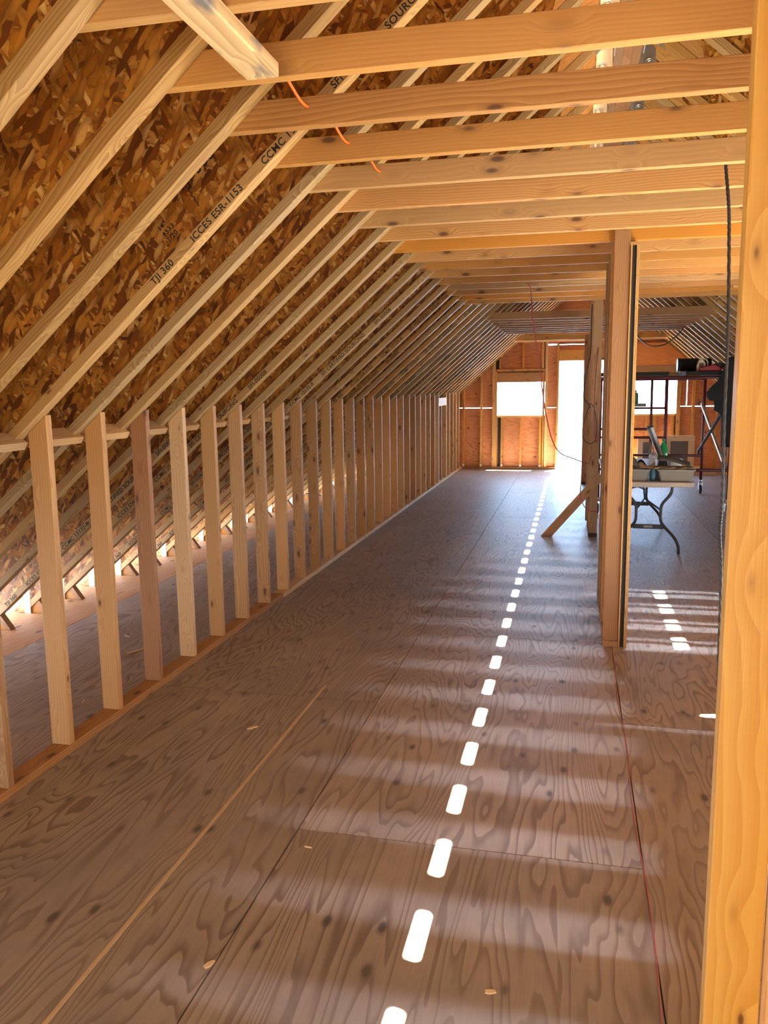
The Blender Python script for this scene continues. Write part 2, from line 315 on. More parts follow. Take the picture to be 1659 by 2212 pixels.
class MB:
    """collects several simple shapes into ONE mesh"""
    def __init__(s): s.v = []; s.f = []; s.fs = []
    def add(s, vs, fs, smooth=False):
        n = len(s.v); s.v += [Vector(v) for v in vs]; s.f += [[n+k for k in f] for f in fs]; s.fs += [smooth]*len(fs); return s
    def box(s, a, b):
        (x0, y0, z0), (x1, y1, z1) = a, b
        return s.add([(x0, y0, z0), (x1, y0, z0), (x1, y1, z0), (x0, y1, z0), (x0, y0, z1), (x1, y0, z1), (x1, y1, z1), (x0, y1, z1)],
                     [[0, 3, 2, 1], [4, 5, 6, 7], [0, 1, 5, 4], [1, 2, 6, 5], [2, 3, 7, 6], [3, 0, 4, 7]])
    def prism(s, poly, d):
        n = len(poly); vs = [Vector(p) for p in poly]+[Vector(p)+Vector(d) for p in poly]
        return s.add(vs, [list(range(n))[::-1], list(range(n, 2*n))]+[[k, (k+1) % n, n+(k+1) % n, n+k] for k in range(n)])
    def tube(s, pts, r, n=8, caps=True):
        pts = [Vector(p) for p in pts]; rs = r if isinstance(r, (list, tuple)) else [r]*len(pts)
        ring = []; prev = None
        for k, p in enumerate(pts):
            t = (pts[min(k+1, len(pts)-1)]-pts[max(k-1, 0)]).normalized()
            if prev is None:
                u = t.orthogonal().normalized()
            else: u = (prev - t*prev.dot(t)).normalized()
            prev = u; w = t.cross(u)
            ring += [p+(u*math.cos(2*math.pi*j/n)+w*math.sin(2*math.pi*j/n))*rs[k] for j in range(n)]
        fs = [[k*n+j, k*n+(j+1) % n, (k+1)*n+(j+1) % n, (k+1)*n+j] for k in range(len(pts)-1) for j in range(n)]
        s.add(ring, fs, True)
        if caps:
            b = len(s.v)-len(ring); s.f += [[b+j for j in range(n)][::-1], [b+(len(pts)-1)*n+j for j in range(n)]]; s.fs += [False, False]
        return s
    def lathe(s, c, prof, n=20, axis='Z'):
        vs = []
        for r, h in prof:
            for j in range(n):
                a = 2*math.pi*j/n; p = (r*math.cos(a), r*math.sin(a), h)
                if axis == 'X': p = (h, r*math.cos(a), r*math.sin(a))
                if axis == 'Y': p = (r*math.cos(a), h, r*math.sin(a))
                vs.append(Vector(c)+Vector(p))
        m_ = len(prof)
        fs = [[k*n+j, k*n+(j+1) % n, (k+1)*n+(j+1) % n, (k+1)*n+j] for k in range(m_-1) for j in range(n)]
        s.add(vs, fs, True)
        b = len(s.v)-len(vs); s.f += [[b+j for j in range(n)][::-1], [b+(m_-1)*n+j for j in range(n)]]; s.fs += [False, False]
        return s
    def build(s, name, mat, parent=None, ax=(1, 0, 0), upv=(0, 0, 1), origin=None, bevel=0):
        o = Vector(origin) if origin is not None else sum(s.v, Vector())/len(s.v)
        F = frame(ax, upv, o); Fi = F.inverted()
        me = bpy.data.meshes.new(name); me.from_pydata([Fi @ v for v in s.v], [], s.f)
        for p, q in zip(me.polygons, s.fs): p.use_smooth = q
        bm = bmesh.new(); bm.from_mesh(me); bmesh.ops.recalc_face_normals(bm, faces=bm.faces)
        if bevel: bmesh.ops.bevel(bm, geom=bm.edges[:], offset=bevel, segments=2, profile=0.5, affect='EDGES')
        bm.to_mesh(me); bm.free()
        me.materials.append(mat)
        return link(bpy.data.objects.new(name, me), F, parent)
def spline(pts, n=6):
    P = [Vector(p) for p in pts]; P = [P[0]*2-P[1]]+P+[P[-1]*2-P[-2]]; out = []
    for k in range(1, len(P)-2):
        for j in range(n):
            t = j/n; a, b, c, d = P[k-1], P[k], P[k+1], P[k+2]
            out.append(0.5*((2*b)+(c-a)*t+(2*a-5*b+4*c-d)*t*t+(3*b-a-3*c+d)*t**3))
    out.append(P[-2]); return out
def copy_obj(o, T, parent=None):
    c = o.copy(); c.parent = None; link(c, T @ MW[o.name], parent); return c
def copy_tree(o, T):
    r = copy_obj(o, T)
    for ch in [x for x in S.objects if x.parent is o]:
        c = copy_obj(ch, T, r)
        for g in [x for x in S.objects if x.parent is ch]: copy_obj(g, T, c)
    return r
ORD = ['first', 'second', 'third', 'fourth', 'fifth', 'sixth', 'seventh', 'eighth', 'ninth', 'tenth', 'eleventh', 'twelfth', 'thirteenth', 'fourteenth',
       'fifteenth', 'sixteenth', 'seventeenth', 'eighteenth', 'nineteenth'] + \
      ['twentieth']+['twenty-'+w for w in ('first', 'second', 'third', 'fourth', 'fifth', 'sixth', 'seventh', 'eighth', 'ninth')] + \
      ['thirtieth']+['thirty-'+w for w in ('first', 'second', 'third', 'fourth', 'fifth', 'sixth', 'seventh', 'eighth', 'ninth')]

# ------------------------------------------------------------------ measured layout
SP = 0.4064                                   # sixteen-inch spacing
RO = -0.020                                   # rafter centre line relative to the stud face
def Y(i): return 2.9835+(i-1)*SP              # near face of knee-wall stud i
XR = -2.1445; XL = XR-0.089                   # left knee wall
ZT = 1.4965; XC = 0.255; TAN = 0.873; TH = math.atan(TAN); CT = math.cos(TH)
def zb(x): return ZT+(min(x, 2*XC-x)-XR)*TAN   # underside of the rafters, both slopes
def xa(v, z=0.0): return XR+(z-ZT-v)/TAN       # x on the left slope where the line offset v upward is at height z
XRID = 0.175
V1 = 0.042/CT; V2 = 0.318/CT; V3 = 0.356/CT; V4 = (0.356+0.0125)/CT
ZC = 2.412                                    # underside of the ties
YF = 16.04                                    # inside face of the far sheathing

# ------------------------------------------------------------------ floor
mb = MB()
cols = [-3.345, -2.155, -0.945, 0.262, 1.475, 2.69, 3.9]
starts = [5.08, 3.83, 2.60, 3.80, 2.60, 3.83]
g = 0.0022
for c in range(6):
    ys = starts[c]-2.4384*3
    while ys < 16.2:
        a, b = max(ys, -1.5), min(ys+2.4384, 16.2)
        if c == 4 and -0.5 < a < 4.9: ys += 2.4384; continue          # unseen opening added for the low fill lamp
        if b > a+0.02: mb.box((cols[c]+g, a+g, -0.018), (cols[c+1]-g, b-g, 0))
        ys += 2.4384
tag(mb.build('floor', PLYF, origin=(0, 0, 0)), kind='structure')
mb = MB()
for (a, b) in ((-4.0, cols[0]), (3.9, 4.5)):
    ys = 1.2-2.4384
    while ys < 16.2:
        mb.box((a+g, max(ys, -1.5)+g, -0.018), (b-g, min(ys+2.4384, 16.2)-g, 0)); ys += 2.4384
tag(mb.build('floor', PLYE, origin=(0, 0, 0)), kind='structure')
for a, b in (((-4.0, -1.5), (1.475, 16.2)), ((1.475, -1.5), (4.5, 0.15)), ((1.475, 5.05), (4.5, 16.2)), ((2.69, 0.15), (4.5, 5.05)), ((1.40, 0.10), (2.76, 5.10))):
    dz_ = 0.30 if a[0] == 1.40 else 0.0  # lowered panel, unseen, added to keep sky light out of the opening
    tag(box('floor', (*a, -0.05-dz_), (*b, -0.0185-dz_), FELT, origin=(0, 0, 0)), kind='structure')

# ------------------------------------------------------------------ roof sheathing with the open slots at the ridge
def slope_quad(mb, side, x0, x1, y0, y1):
    """piece of roof deck between x0 < x1 of the left slope (mirrored for side=-1)"""
    def z0(x): return ZT+(x-XR)*TAN+V3+0.002
    p = [(x0, z0(x0)), (x1, z0(x1)), (x1, z0(x1)+0.016), (x0, z0(x0)+0.016)]
    if side < 0: p = [(2*XC-x, z) for x, z in p]
    mb.prism([(x, y0, z) for x, z in p], (0, y1-y0, 0))
XE = xa(V3, 0.30)
mb = MB(); ys = -1.5
slope_quad(mb, 1, XE, 0.089, -1.5, 16.25)
tag(mb.build('ceiling', OSBR, ax=(CT, 0, math.sin(TH)), origin=(-1, 6, 2)), kind='structure')
mb = MB()
sl = 2*XC-1.11
slope_quad(mb, -1, XE, sl-0.03, -1.5, 16.25); slope_quad(mb, -1, sl+0.03, 0.11, -1.5, 16.25)
for a, b in ((-1.5, 4.88), (4.94, 5.93), (7.42, 16.25)): slope_quad(mb, -1, sl-0.03, sl+0.03, a, b)
tag(mb.build('ceiling', OSBR, ax=(CT, 0, -math.sin(TH)), origin=(1.5, 6, 2)), kind='structure')
zr = ZT+(0.10-XR)*TAN+V3+0.02
tag(box('ceiling', (0.120, -1.5, zr+0.02), (0.42, 16.25, zr+0.035), OSBR), kind='structure')
for a, b in ((-1.5, 1.0), (15.6, 16.25)):
    tag(box('ceiling', (0.066, a, zr+0.0), (0.132, b, zr+0.03), OSBR), kind='structure')

# closed gable behind the viewer
mb = MB(); zb0 = [ZT+(x-XR)*TAN+V3 for x in (-3.9, -1.15, XC)]
mb.prism([(-3.9, -1.5, 0), (-1.15, -1.5, 0), (-1.15, -1.5, zb0[1]), (-3.9, -1.5, max(zb0[0], 0.1))], (0, 0.012, 0))
mb.prism([(2*XC+3.9, -1.5, 0), (0.55, -1.5, 0), (0.55, -1.5, zb(0.55)+V3), (2*XC+3.9, -1.5, max(zb0[0], 0.1))], (0, 0.012, 0))
mb.prism([(-1.15, -1.5, 0), (0.55, -1.5, 0), (0.55, -1.5, zb(0.55)+V3), (XC, -1.5, zb0[2]), (-1.15, -1.5, zb0[1])], (0, 0.012, 0))
tag(mb.build('wall_back', PLYW, origin=(0, -1.5, 1)), kind='structure')

# ------------------------------------------------------------------ ridge beam
rb = root('ridge_beam', (XC, 0, 3.47), 'long brown laminated ridge beam along the peak above the ceiling ties', 'beam')
for k in range(3):
    box('veneer_ply', (0.181+k*0.0495, -0.6, 3.47), (0.181+k*0.0495+0.0485, 16.0, 3.93), [LVL, LUMR, LVL][k], parent=rb, ax=(0, 1, 0))

# ------------------------------------------------------------------ rafters
def text_mesh(s, size):
    cu = bpy.data.curves.new('stamp', 'FONT'); cu.body = s; cu.size = size; cu.extrude = 0.0003; cu.space_character = 1.08; cu.offset = 0.0005
    o = bpy.data.objects.new('stamp', cu); COL.objects.link(o); bpy.context.view_layer.update()
    me = bpy.data.meshes.new_from_object(o); bpy.data.objects.remove(o); me.materials.clear(); me.materials.append(INK); return me
WORDS = [(w, text_mesh(w, 0.038), d) for w, d in (('TJI 360', 0.0), ('ICCES ESR-1153', 0.23), ('CCMC 13132-R', 0.62), ('SFI CERTIFIED SOURCING', 0.98), ('SFI-00008', 1.56))]
T_TJI = text_mesh('TJI 360', 0.062)
T_SM = text_mesh('14"\n4533\n1/20', 0.028)
def rafter_master(side):
    def mx(p): return p if side > 0 else [(2*XC-x, z) for x, z in p]
    y = Y(0)+RO
    ax = (CT, 0, math.sin(TH)) if side > 0 else (-CT, 0, math.sin(TH))
    r = root('roof_rafter', (mx([(XR, 0)])[0][0], y, 0), '-', 'rafter')
    def quad(v1, v2, z0=0.003, xe=XRID): return [(xa(v1, z0), z0), (xe, zb2(xe)+v1), (xe, zb2(xe)+v2), (xa(v2, z0), z0)]
    def zb2(x): return ZT+(x-XR)*TAN
    def pz(name, p, w, mat, bev=0.0, yc=None):
        yc = y if yc is None else yc
        return prism(name, [(x, yc-w/2, z) for x, z in mx(p)], (0, w, 0), mat, parent=r, ax=ax, bevel=bev)
    pz('bottom_flange', quad(0, V1), 0.060, FLG, 0.002)
    pz('web', quad(V1, V2), 0.0095, OSB)
    pz('top_flange', quad(V2, V3), 0.058, FLG)
    # plywood stiffeners against the web at the ridge
    a, b = XRID-0.26, XRID-0.012
    st = MB()
    P = [(a-0.06, zb2(a-0.06)+V1+0.003), (b, zb2(b)+V1+0.003), (b, zb2(b)+V2-0.02), (a+0.07, zb2(a+0.07)+V2-0.02)]
    for s_ in (-1, 1):
        y0 = y+s_*0.005 if s_ > 0 else y-0.005-0.022
        st.prism([(x, y0, z) for x, z in mx(P)], (0, 0.022, 0))
    st.build('web_stiffener', PLYS, parent=r, ax=ax)
    # wedge under the heel: clean plywood face with a dark end
    hx = -3.715; top = -3.765
    W_ = [(xa(0, 0.004)+0.004, 0.002), (-3.700, 0.002), (-3.775, zb2(-3.775)-0.001)]
    prism('bearing_wedge', [(x, y-0.019, z) for x, z in mx(W_)], (0, 0.038, 0), LUMO, parent=r, ax=ax)
    W2 = [(-3.6995, 0.002), (-3.668, 0.002), (-3.742, zb2(-3.742)-0.002), (-3.7745, zb2(-3.7745)-0.002)]
    prism('wedge_block', [(x, y-0.024, z) for x, z in mx(W2)], (0, 0.048, 0), LUMR, parent=r, ax=ax, bevel=0.001)
    # galvanized strap down to the floor
    S_ = MB(); (x0, x1) = sorted([p[0] for p in mx([(-3.86, 0), (-3.81, 0)])])
    S_.box((x0, y-0.0325, 0.001), (x1, y-0.0305, 0.235)); S_.build('metal_strap', GALV, parent=r)
    # hanger at the ridge: seat, side plates, gusset and the round knockout
    h = MB(); sx = 1 if side > 0 else -1
    def X_(x): return x if side > 0 else 2*XC-x
    zs = zb2(XRID)
    for yy in (y-0.0335, y+0.0315):
        h.prism([(X_(XRID-0.001), yy, zs-0.06), (X_(XRID-0.001), yy, zs+0.12), (X_(XRID-0.09), yy, zs+0.03), (X_(XRID-0.09), yy, zs-0.075)], (0, 0.002, 0))
    h.prism([(X_(XRID-0.10), y-0.034, zs-0.0895), (X_(XRID), y-0.034, zs-0.002), (X_(XRID), y-0.034, zs-0.005), (X_(XRID-0.10), y-0.034, zs-0.0925)], (0, 0.068, 0))
    h.box((min(X_(XRID-0.001), X_(XRID+0.004)), y-0.06, zs-0.10), (max(X_(XRID-0.001), X_(XRID+0.004)), y+0.06, zs+0.15))
    cx, cz = X_(XRID-0.055), zs-0.045
    ring = [(cx+0.026*math.cos(t*math.pi/8), y-0.036, cz+0.026*math.sin(t*math.pi/8)) for t in range(17)]
    h.tube(ring, 0.0055, 6, False)
    h.tube([(cx+0.015*math.cos(t*math.pi/8), y-0.037, cz+0.015*math.sin(t*math.pi/8)) for t in range(17)], 0.003, 6, False)
    h.build('joist_hanger', GALV, parent=r)
    return r
IR = list(range(-3, 34))
def stamp(r, side, i, me, s0, off, name='ink_stamp'):
    """printed mark on the camera-side face; s0 = distance up the slope from the floor line, off = height above the flange underside"""
    y = Y(i)+RO-0.0303 if off < 0.04 else Y(i)+RO-0.0051
    ax = Vector((CT, 0, math.sin(TH))) if side > 0 else Vector((CT, 0, -math.sin(TH)))
    if side > 0: base = Vector((xa(0, 0), y, 0))+ax*s0+Vector((-math.sin(TH), 0, CT))*off
    else: base = Vector((XC+0.11, y, zb(XC+0.11)))+ax*s0+Vector((math.sin(TH), 0, CT))*off
    F = Matrix((ax, ax.cross(Vector((0, -1, 0)))*-1, Vector((0, -1, 0)))).transposed().to_4x4()
    yv = Vector((0, -1, 0)).cross(ax)
    F = Matrix((ax, yv, Vector((0, -1, 0)))).transposed().to_4x4(); F.translation = base
    o = bpy.data.objects.new(name, me); link(o, F, r); return o
def zig(r, side, i, s0, n, off0):
    """wavy black ink line across the web"""
    mb = MB(); y = Y(i)+RO-0.0054
    ax = Vector((CT, 0, math.sin(TH))) if side > 0 else Vector((-CT, 0, math.sin(TH)))
    nv = Vector((-ax.z, 0, ax.x)) if side > 0 else Vector((ax.z, 0, -ax.x))
    b = Vector((xa(0, 0) if side > 0 else 2*XC-xa(0, 0), y, 0))+ax*s0
    pts = [b+nv*(off0+k*0.011)+ax*(0.006*(k % 2)+0.0015*k) for k in range(n)]
    mb.tube(pts, 0.0022, 4); mb.build('ink_line', INK, parent=r)
rafL = rafter_master(1); rafR = rafter_master(-1)
protoL = (rafL, rafR)
stampL = {1: 3.02, 5: 0.24, 6: 0.85, 8: 0.30, 9: 1.58, 10: 0.2, 12: 2.20, 13: 1.2, 15: 0.4, 16: 2.0, 18: 0.9, 20: 1.3, 22: 1.9, 24: 0.8, 26: 1.4, 28: 1.9, 30: 1.0}
rnd = random.Random(3)
RL, RR = {0: rafL}, {0: rafR}
for i in IR:
    if i == 0: continue
    T = Matrix.Translation((0, i*SP, 0)); RL[i] = copy_tree(rafL, T); RR[i] = copy_tree(rafR, T)
def words(r, side, i, s0, hi=5.0):
    for w, me, d in WORDS:
        if 0.05 < s0+d < hi-0.1*len(w)*0.3: stamp(r, side, i, me, s0+d, 0.0075)
for i in IR:
    k = i-IR[0]
    tag(RL[i], ORD[k]+' left-slope I-joist rafter counting away from the camera, pale flange', 'rafter', 'I-joist rafters of the left roof slope')
    tag(RR[i], ORD[k]+' right-slope I-joist rafter counting away from the camera, leaning right', 'rafter', 'I-joist rafters of the right roof slope')
    if i in stampL: words(RL[i], 1, i, stampL[i])
    if i > 6 and i % 2 == 0: words(RR[i], -1, i, rnd.uniform(0.1, 1.9), 4.0)
    if i < 16: zig(RL[i], 1, i, [1.2, 3.3, 2.3, 4.1, 2.9][i % 5]+rnd.uniform(-.2, .2), 9+i % 5, 0.10)
stamp(RL[1], 1, 1, T_TJI, 3.33, 0.185); stamp(RL[1], 1, 1, T_SM, 3.17, 0.145)
stamp(RL[2], 1, 2, text_mesh('ICCES', 0.082), 3.62, 0.17)

# ------------------------------------------------------------------ left knee wall (and its mirror on the right)
for a, b, w, mt in ((0.3, 5.72, 'nearest', LUM), (5.724, 10.6, 'middle', LUMP), (10.604, 15.945, 'farthest', LUMP)):
    tag(box('wall_plate', (XL, a, 0.0), (XR+0.001, b, 0.0375), mt, ax=(0, 1, 0), bevel=0.002), w+' length of flat bottom plate under the left knee-wall studs', 'plate', 'bottom plates of the left knee wall')
for a, b, w in ((4.0, 10.0, 'near'), (10.004, 15.945, 'far')):
    tag(box('wall_plate', (2*XC-XR, a, 0.0), (2*XC-XL, b, 0.0375), LUMP, ax=(0, 1, 0), bevel=0.002), w+' length of flat bottom plate under the right knee wall', 'plate', 'bottom plates of the right knee wall')
def stud(i, side, zcut=0.0, mat=LUM):
    y = Y(i); z1 = ZT-0.001; z0 = z1-0.089*TAN
    p = [(XL, 0.038), (XR, 0.038), (XR, z1-zcut), (XL, z0-zcut)]
    if side < 0: p = [(2*XC-x, z) for x, z in p]
    return prism('wall_stud', [(x, y, z) for x, z in p], (0, 0.038, 0), mat, ax=(0, 0, 1), upv=(1, 0, 0), bevel=0.002)
s0 = stud(0, 1); sP = stud(2, 1, 0, LUMP); sO = stud(3, 1, 0, LUMR)
studs = {0: s0, 2: sP, 3: sO}
rnd = random.Random(11)
for i in range(1, 33):
    if i in studs or i == 27: continue
    src, j = rnd.choice(((s0, 0), (s0, 0), (s0, 0), (sP, 2)))
    studs[i] = copy_obj(src, Matrix.Translation((0, (i-j)*SP, 0)))
for i, o in studs.items():
    k = i if i < 27 else i-1
    tag(o, ORD[k]+' left knee-wall stud counting away from the camera, top cut on a slant', 'stud', 'studs of the left knee wall')
r0 = stud(12, -1)
for i in range(12, 33):
    o = r0 if i == 12 else copy_obj(r0, Matrix.Translation((0, (i-12)*SP, 0)))
    tag(o, ORD[i-12]+' right knee-wall stud beyond the scaffold, counting away from the camera', 'stud', 'studs of the right knee wall')
# short stud and pale block framing the little opening near the far end
tag(box('header_block', (XR-0.030, Y(26)+0.040, 1.29), (XR, Y(28)-0.002, 1.42), LUMP, ax=(0, 1, 0), bevel=0.001), 'short pale header block between two left knee-wall studs near the far end', 'block')
tag(box('wall_stud', (XL-0.0, Y(27), 0.038), (XR-0.02, Y(27)+0.038, 1.285), LUMR, ax=(0, 0, 1), upv=(1, 0, 0), bevel=0.001), 'shorter set-back stud under the pale header block near the far end', 'stud')
# tilted blocking between the studs
def block(i, mat):
    a, b = Y(i)+0.040, Y(i+1)-0.0015
    ph = math.radians(59)
    u = Vector((-math.sin(ph), 0, math.cos(ph))); d = Vector((-math.cos(ph), 0, -math.sin(ph)))
    c = Vector((XL-0.001, a, 1.381)); P = [c, c+u*0.089, c+u*0.089+d*0.038, c+d*0.038]
    return prism('blocking', P, (0, b-a, 0), mat, ax=(0, 1, 0), upv=(1, 0, 1), bevel=0.002)
b0 = block(1, LUMP)
for i in range(-1, 26):
    o = b0 if i == 1 else copy_obj(b0, Matrix.Translation((0, (i-1)*SP, 0)))
    tag(o, ORD[i+1]+' tilted block between left knee-wall studs, counting away from the camera', 'block', 'tilted blocking between the left knee-wall studs')

# ------------------------------------------------------------------ ceiling ties
def tie(i, xl=-1.20, extra=0.0, mat=LUMO):
    y0 = Y(i)+0.0115; y1 = y0+0.0378
    xr_ = 2*XC-xl; dz = 0.089/TAN
    return prism('ceiling_tie', [(xl, y0, ZC), (xr_, y0, ZC), (xr_-dz, y0, ZC+0.089), (xl+dz, y0, ZC+0.089)], (0, 0.0378, 0), mat, ax=(1, 0, 0), bevel=0.002)
tA = tie(-2); tB = tie(3, mat=LUM); tC = tie(19, mat=LUMR)
tn = 0
for i in list(range(-2, 15))+list(range(19, 27))+[31, 32]:
    if i == -2: o = tA
    elif i == 3: o = tB
    elif i == 19: o = tC
    elif i in (0, 5, 7, 10, 11, 12): o = copy_obj(tB, Matrix.Translation((0, (i-3)*SP, 0)))
    elif 19 < i < 27: o = copy_obj(tC, Matrix.Translation((0, (i-19)*SP, 0)))
    else: o = copy_obj(tA, Matrix.Translation((0, (i+2)*SP, 0)))
    if i < 15: lb = ORD[i+2]+' horizontal ceiling tie of the near run, counting away from the camera'
    elif i < 27: lb = ORD[i-19]+' horizontal ceiling tie of the far run, counting from its near end'
    else: lb = ('nearer' if i == 31 else 'farther')+' orange ceiling tie of the pair beside the far gable wall'
    tag(o, lb, 'tie', 'horizontal ceiling ties across the attic')
    tn += 1

# stained timber nailed flat under the nearest tie
tag(box('stained_timber', (-0.838, 0.95, 2.3735), (-0.749, 2.085, 2.4110), LUMB, ax=(0, 1, 0), bevel=0.004), 'blue-stained barky timber nailed flat under the nearest ceiling tie, top left', 'timber')

# ------------------------------------------------------------------ far gable wall
def clip(poly, inside, inter):
    out = []
    for k in range(len(poly)):
        a, b = poly[k-1], poly[k]
        if inside(b):
            if not inside(a): out.append(inter(a, b))
            out.append(b)
        elif inside(a): out.append(inter(a, b))
    return out
def clip_roof(poly, off=0.0):
    for s_ in (1, -1):
        def fz(p): x = p[0] if s_ > 0 else 2*XC-p[0]; return ZT+(x-XR)*TAN+off-p[1]
        poly = clip(poly, lambda p: fz(p) >= 0, lambda a, b: (a[0]+(b[0]-a[0])*fz(a)/(fz(a)-fz(b)), a[1]+(b[1]-a[1])*fz(a)/(fz(a)-fz(b))))
        if len(poly) < 3: return []
    return poly
holes = [(-1.46, -0.545, 1.040, 1.672), (-0.285, 0.60, -0.1, 2.062), (0.945, 1.852, 1.062, 1.678),
         (-2.235, -1.515, 1.176, 1.190), (-0.500, -0.325, 1.180, 1.187), (1.93, 2.56, 1.188, 1.201), (2.034, 2.047, 1.195, 1.72),
         (-0.50, -0.335, 2.362, 2.385), (-0.30, 0.17, 2.366, 2.377)]
xs = sorted({-4.2, 4.7, *[h[0] for h in holes], *[h[1] for h in holes]}); zs = sorted({0.0, 4.1, *[max(h[2], 0) for h in holes], *[h[3] for h in holes]})
mb = MB()
for a, b in zip(xs, xs[1:]):
    for c, d in zip(zs, zs[1:]):
        mx_, mz_ = (a+b)/2, (c+d)/2
        if any(h[0] < mx_ < h[1] and h[2] < mz_ < h[3] for h in holes): continue
        p = clip_roof([(a, c), (b, c), (b, d), (a, d)], V3)
        if len(p) >= 3: mb.prism([(x, YF, z) for x, z in p], (0, 0.012, 0))
tag(mb.build('wall_far', PLYW, origin=(0, YF, 1)), kind='structure')
YS = YF-0.0895
wr = random.Random(5)
def wstud(x, z0, z1, mat=LUMO, lab='', w=0.038, roof=False, cat='stud', name='gable_stud', footsq=False):
    P = clip_roof([(x-w/2, z0), (x+w/2, z0), (x+w/2, z1), (x-w/2, z1)], -0.004)
    o = prism(name, [(a, YS, b) for a, b in P], (0, 0.0885, 0), mat, ax=(0, 0, 1), upv=(1, 0, 0), bevel=0.001)
    tag(o, lab, cat)
    if footsq: box('foot_square', (x-0.022, YS-0.002, z0+0.001), (x+0.022, YS-0.0005, z0+0.045), WHT, parent=o)  # small white square on the face of the stud's foot
    return o
tag(box('gable_plate', (-2.13, YS, 0.0), (-0.325, YF-0.001, 0.0375), LUMR, bevel=0.001), 'bottom plate of the far gable wall left of the bright doorway', 'plate')
tag(box('gable_plate', (0.64, YS, 0.0), (2.62, YF-0.001, 0.0375), LUMR, bevel=0.001), 'bottom plate of the far gable wall right of the doorway', 'plate')
wstud(-2.110, 0.038, 3, lab='far gable stud beside the left knee wall, just inside its last stud', footsq=True)
wstud(-1.765, 0.038, 3, lab='far gable stud midway between the left knee wall and the left window', footsq=True)
wstud(-1.518, 0.038, 3, LUMP, lab='double-width pale king stud on the left side of the left far window', w=0.062)
wstud(-1.470, 0.038, 1.88, LUMO, lab='trimmer stud against the left edge of the left far window', w=0.030)
wstud(-1.360, 0.038, 1.000, LUMO, lab='leftmost short stud under the left far window', footsq=True)
wstud(-0.995, 0.038, 1.000, LUMO, lab='middle short stud under the left far window', footsq=True)
wstud(-0.622, 0.038, 1.000, LUMO, lab='rightmost short stud under the left far window', footsq=True)
wstud(-0.520, 0.038, 3, LUMP, lab='pale full-height king stud on the right side of the left far window', w=0.044)
wstud(-0.570, 0.038, 1.88, LUMO, lab='trimmer stud against the right edge of the left far window', w=0.034)
wstud(-0.308, 0.038, 3, LUMO, lab='bright orange stud at the left edge of the doorway', w=0.040, footsq=True)
wstud(-1.400, 1.935, 3, LUMO, lab='leftmost short stud above the left far window header')
wstud(-0.960, 1.935, 3, LUMO, lab='middle short stud above the left far window header')
wstud(-0.590, 1.935, 3, LUMO, lab='rightmost short stud above the left far window header')
tag(box('window_sill_plate', (-1.455, YS, 1.001), (-0.587, YF-0.001, 1.039), LUMP, bevel=0.001), 'flat wooden sill under the left far window opening', 'sill')
tag(box('window_header', (-1.455, YS+0.006, 1.676), (-0.587, YF-0.001, 1.856), LUMR, bevel=0.001), 'solid header beam over the left far window opening', 'header')
tag(box('header_plate', (-1.455, YS, 1.885), (-0.545, YF-0.001, 1.923), LUMO, bevel=0.001), 'flat plate on top of the left far window header', 'plate')
tag(box('felt_strip', (-1.440, YF-0.006, 0.04), (-1.385, YF-0.001, 0.995), FELT), 'dark felt strip in the gap left below the left far window', 'felt strip')
tag(box('felt_strip', (-1.485, YF-0.006, 1.93), (-1.425, YF-0.001, 2.10), FELT), 'dark felt strip high in the gap above the left far window', 'felt strip')
tag(box('door_header', (-0.285, YS+0.006, 2.066), (0.60, YF-0.001, 2.262), LUMO, bevel=0.001), 'orange header beam over the bright doorway', 'header')
wstud(0.622, 0.038, 3, LUMO, lab='stud at the right edge of the doorway', w=0.040)
wstud(0.905, 0.038, 3, LUMP, lab='king stud on the left side of the right far window', w=0.044)
wstud(1.890, 0.038, 3, LUMO, lab='orange king stud on the right side of the right far window', w=0.070)
for x, l in ((1.13, 'leftmost'), (1.34, 'second'), (1.49, 'third'), (1.80, 'rightmost')): wstud(x, 0.038, 1.022, LUMO, lab=l+' short stud under the right far window', w=0.05)
tag(box('window_sill_plate', (0.93, YS, 1.023), (1.853, YF-0.001, 1.061), LUMP, bevel=0.001), 'flat wooden sill under the right far window opening', 'sill')
tag(box('window_header', (0.93, YS+0.006, 1.682), (1.853, YF-0.001, 1.845), LUMR, bevel=0.001), 'solid header beam over the right far window opening', 'header')
tag(box('header_plate', (0.64, YS-0.012, 1.850), (1.93, YS-0.001, 1.945), LUMR, bevel=0.001), 'pinkish ledger board above the right far window', 'board')
P = clip_roof([(0.66, 1.95), (2.1, 1.95), (2.1, 2.36), (0.66, 2.36)], -0.01)
tag(prism('plywood_sheet', [(x, YS-0.014, z) for x, z in P], (0, 0.012, 0), PLYO), 'large orange plywood panel on the gable above the right window', 'panel')
wstud(2.155, 0.038, 3, LUMO, lab='far gable stud right of the slit of light beside the right window', w=0.045)
wstud(2.575, 0.038, 3, LUMO, lab='far gable stud beside the right knee wall')
P = clip_roof([(-0.42, 2.62), (0.95, 2.62), (0.95, 2.98), (-0.42, 2.98)], -0.01)
tag(prism('plywood_sheet', [(x, YS-0.014, z) for x, z in P], (0, 0.012, 0), PLYO), 'orange plywood panel high on the gable, seen between tie runs', 'panel')
tag(box('gable_beam', (-0.97, YS-0.042, 2.50), (1.45, YS-0.002, 2.60), LUMO, bevel=0.001), 'orange cross beam on the gable behind the last ties', 'beam')
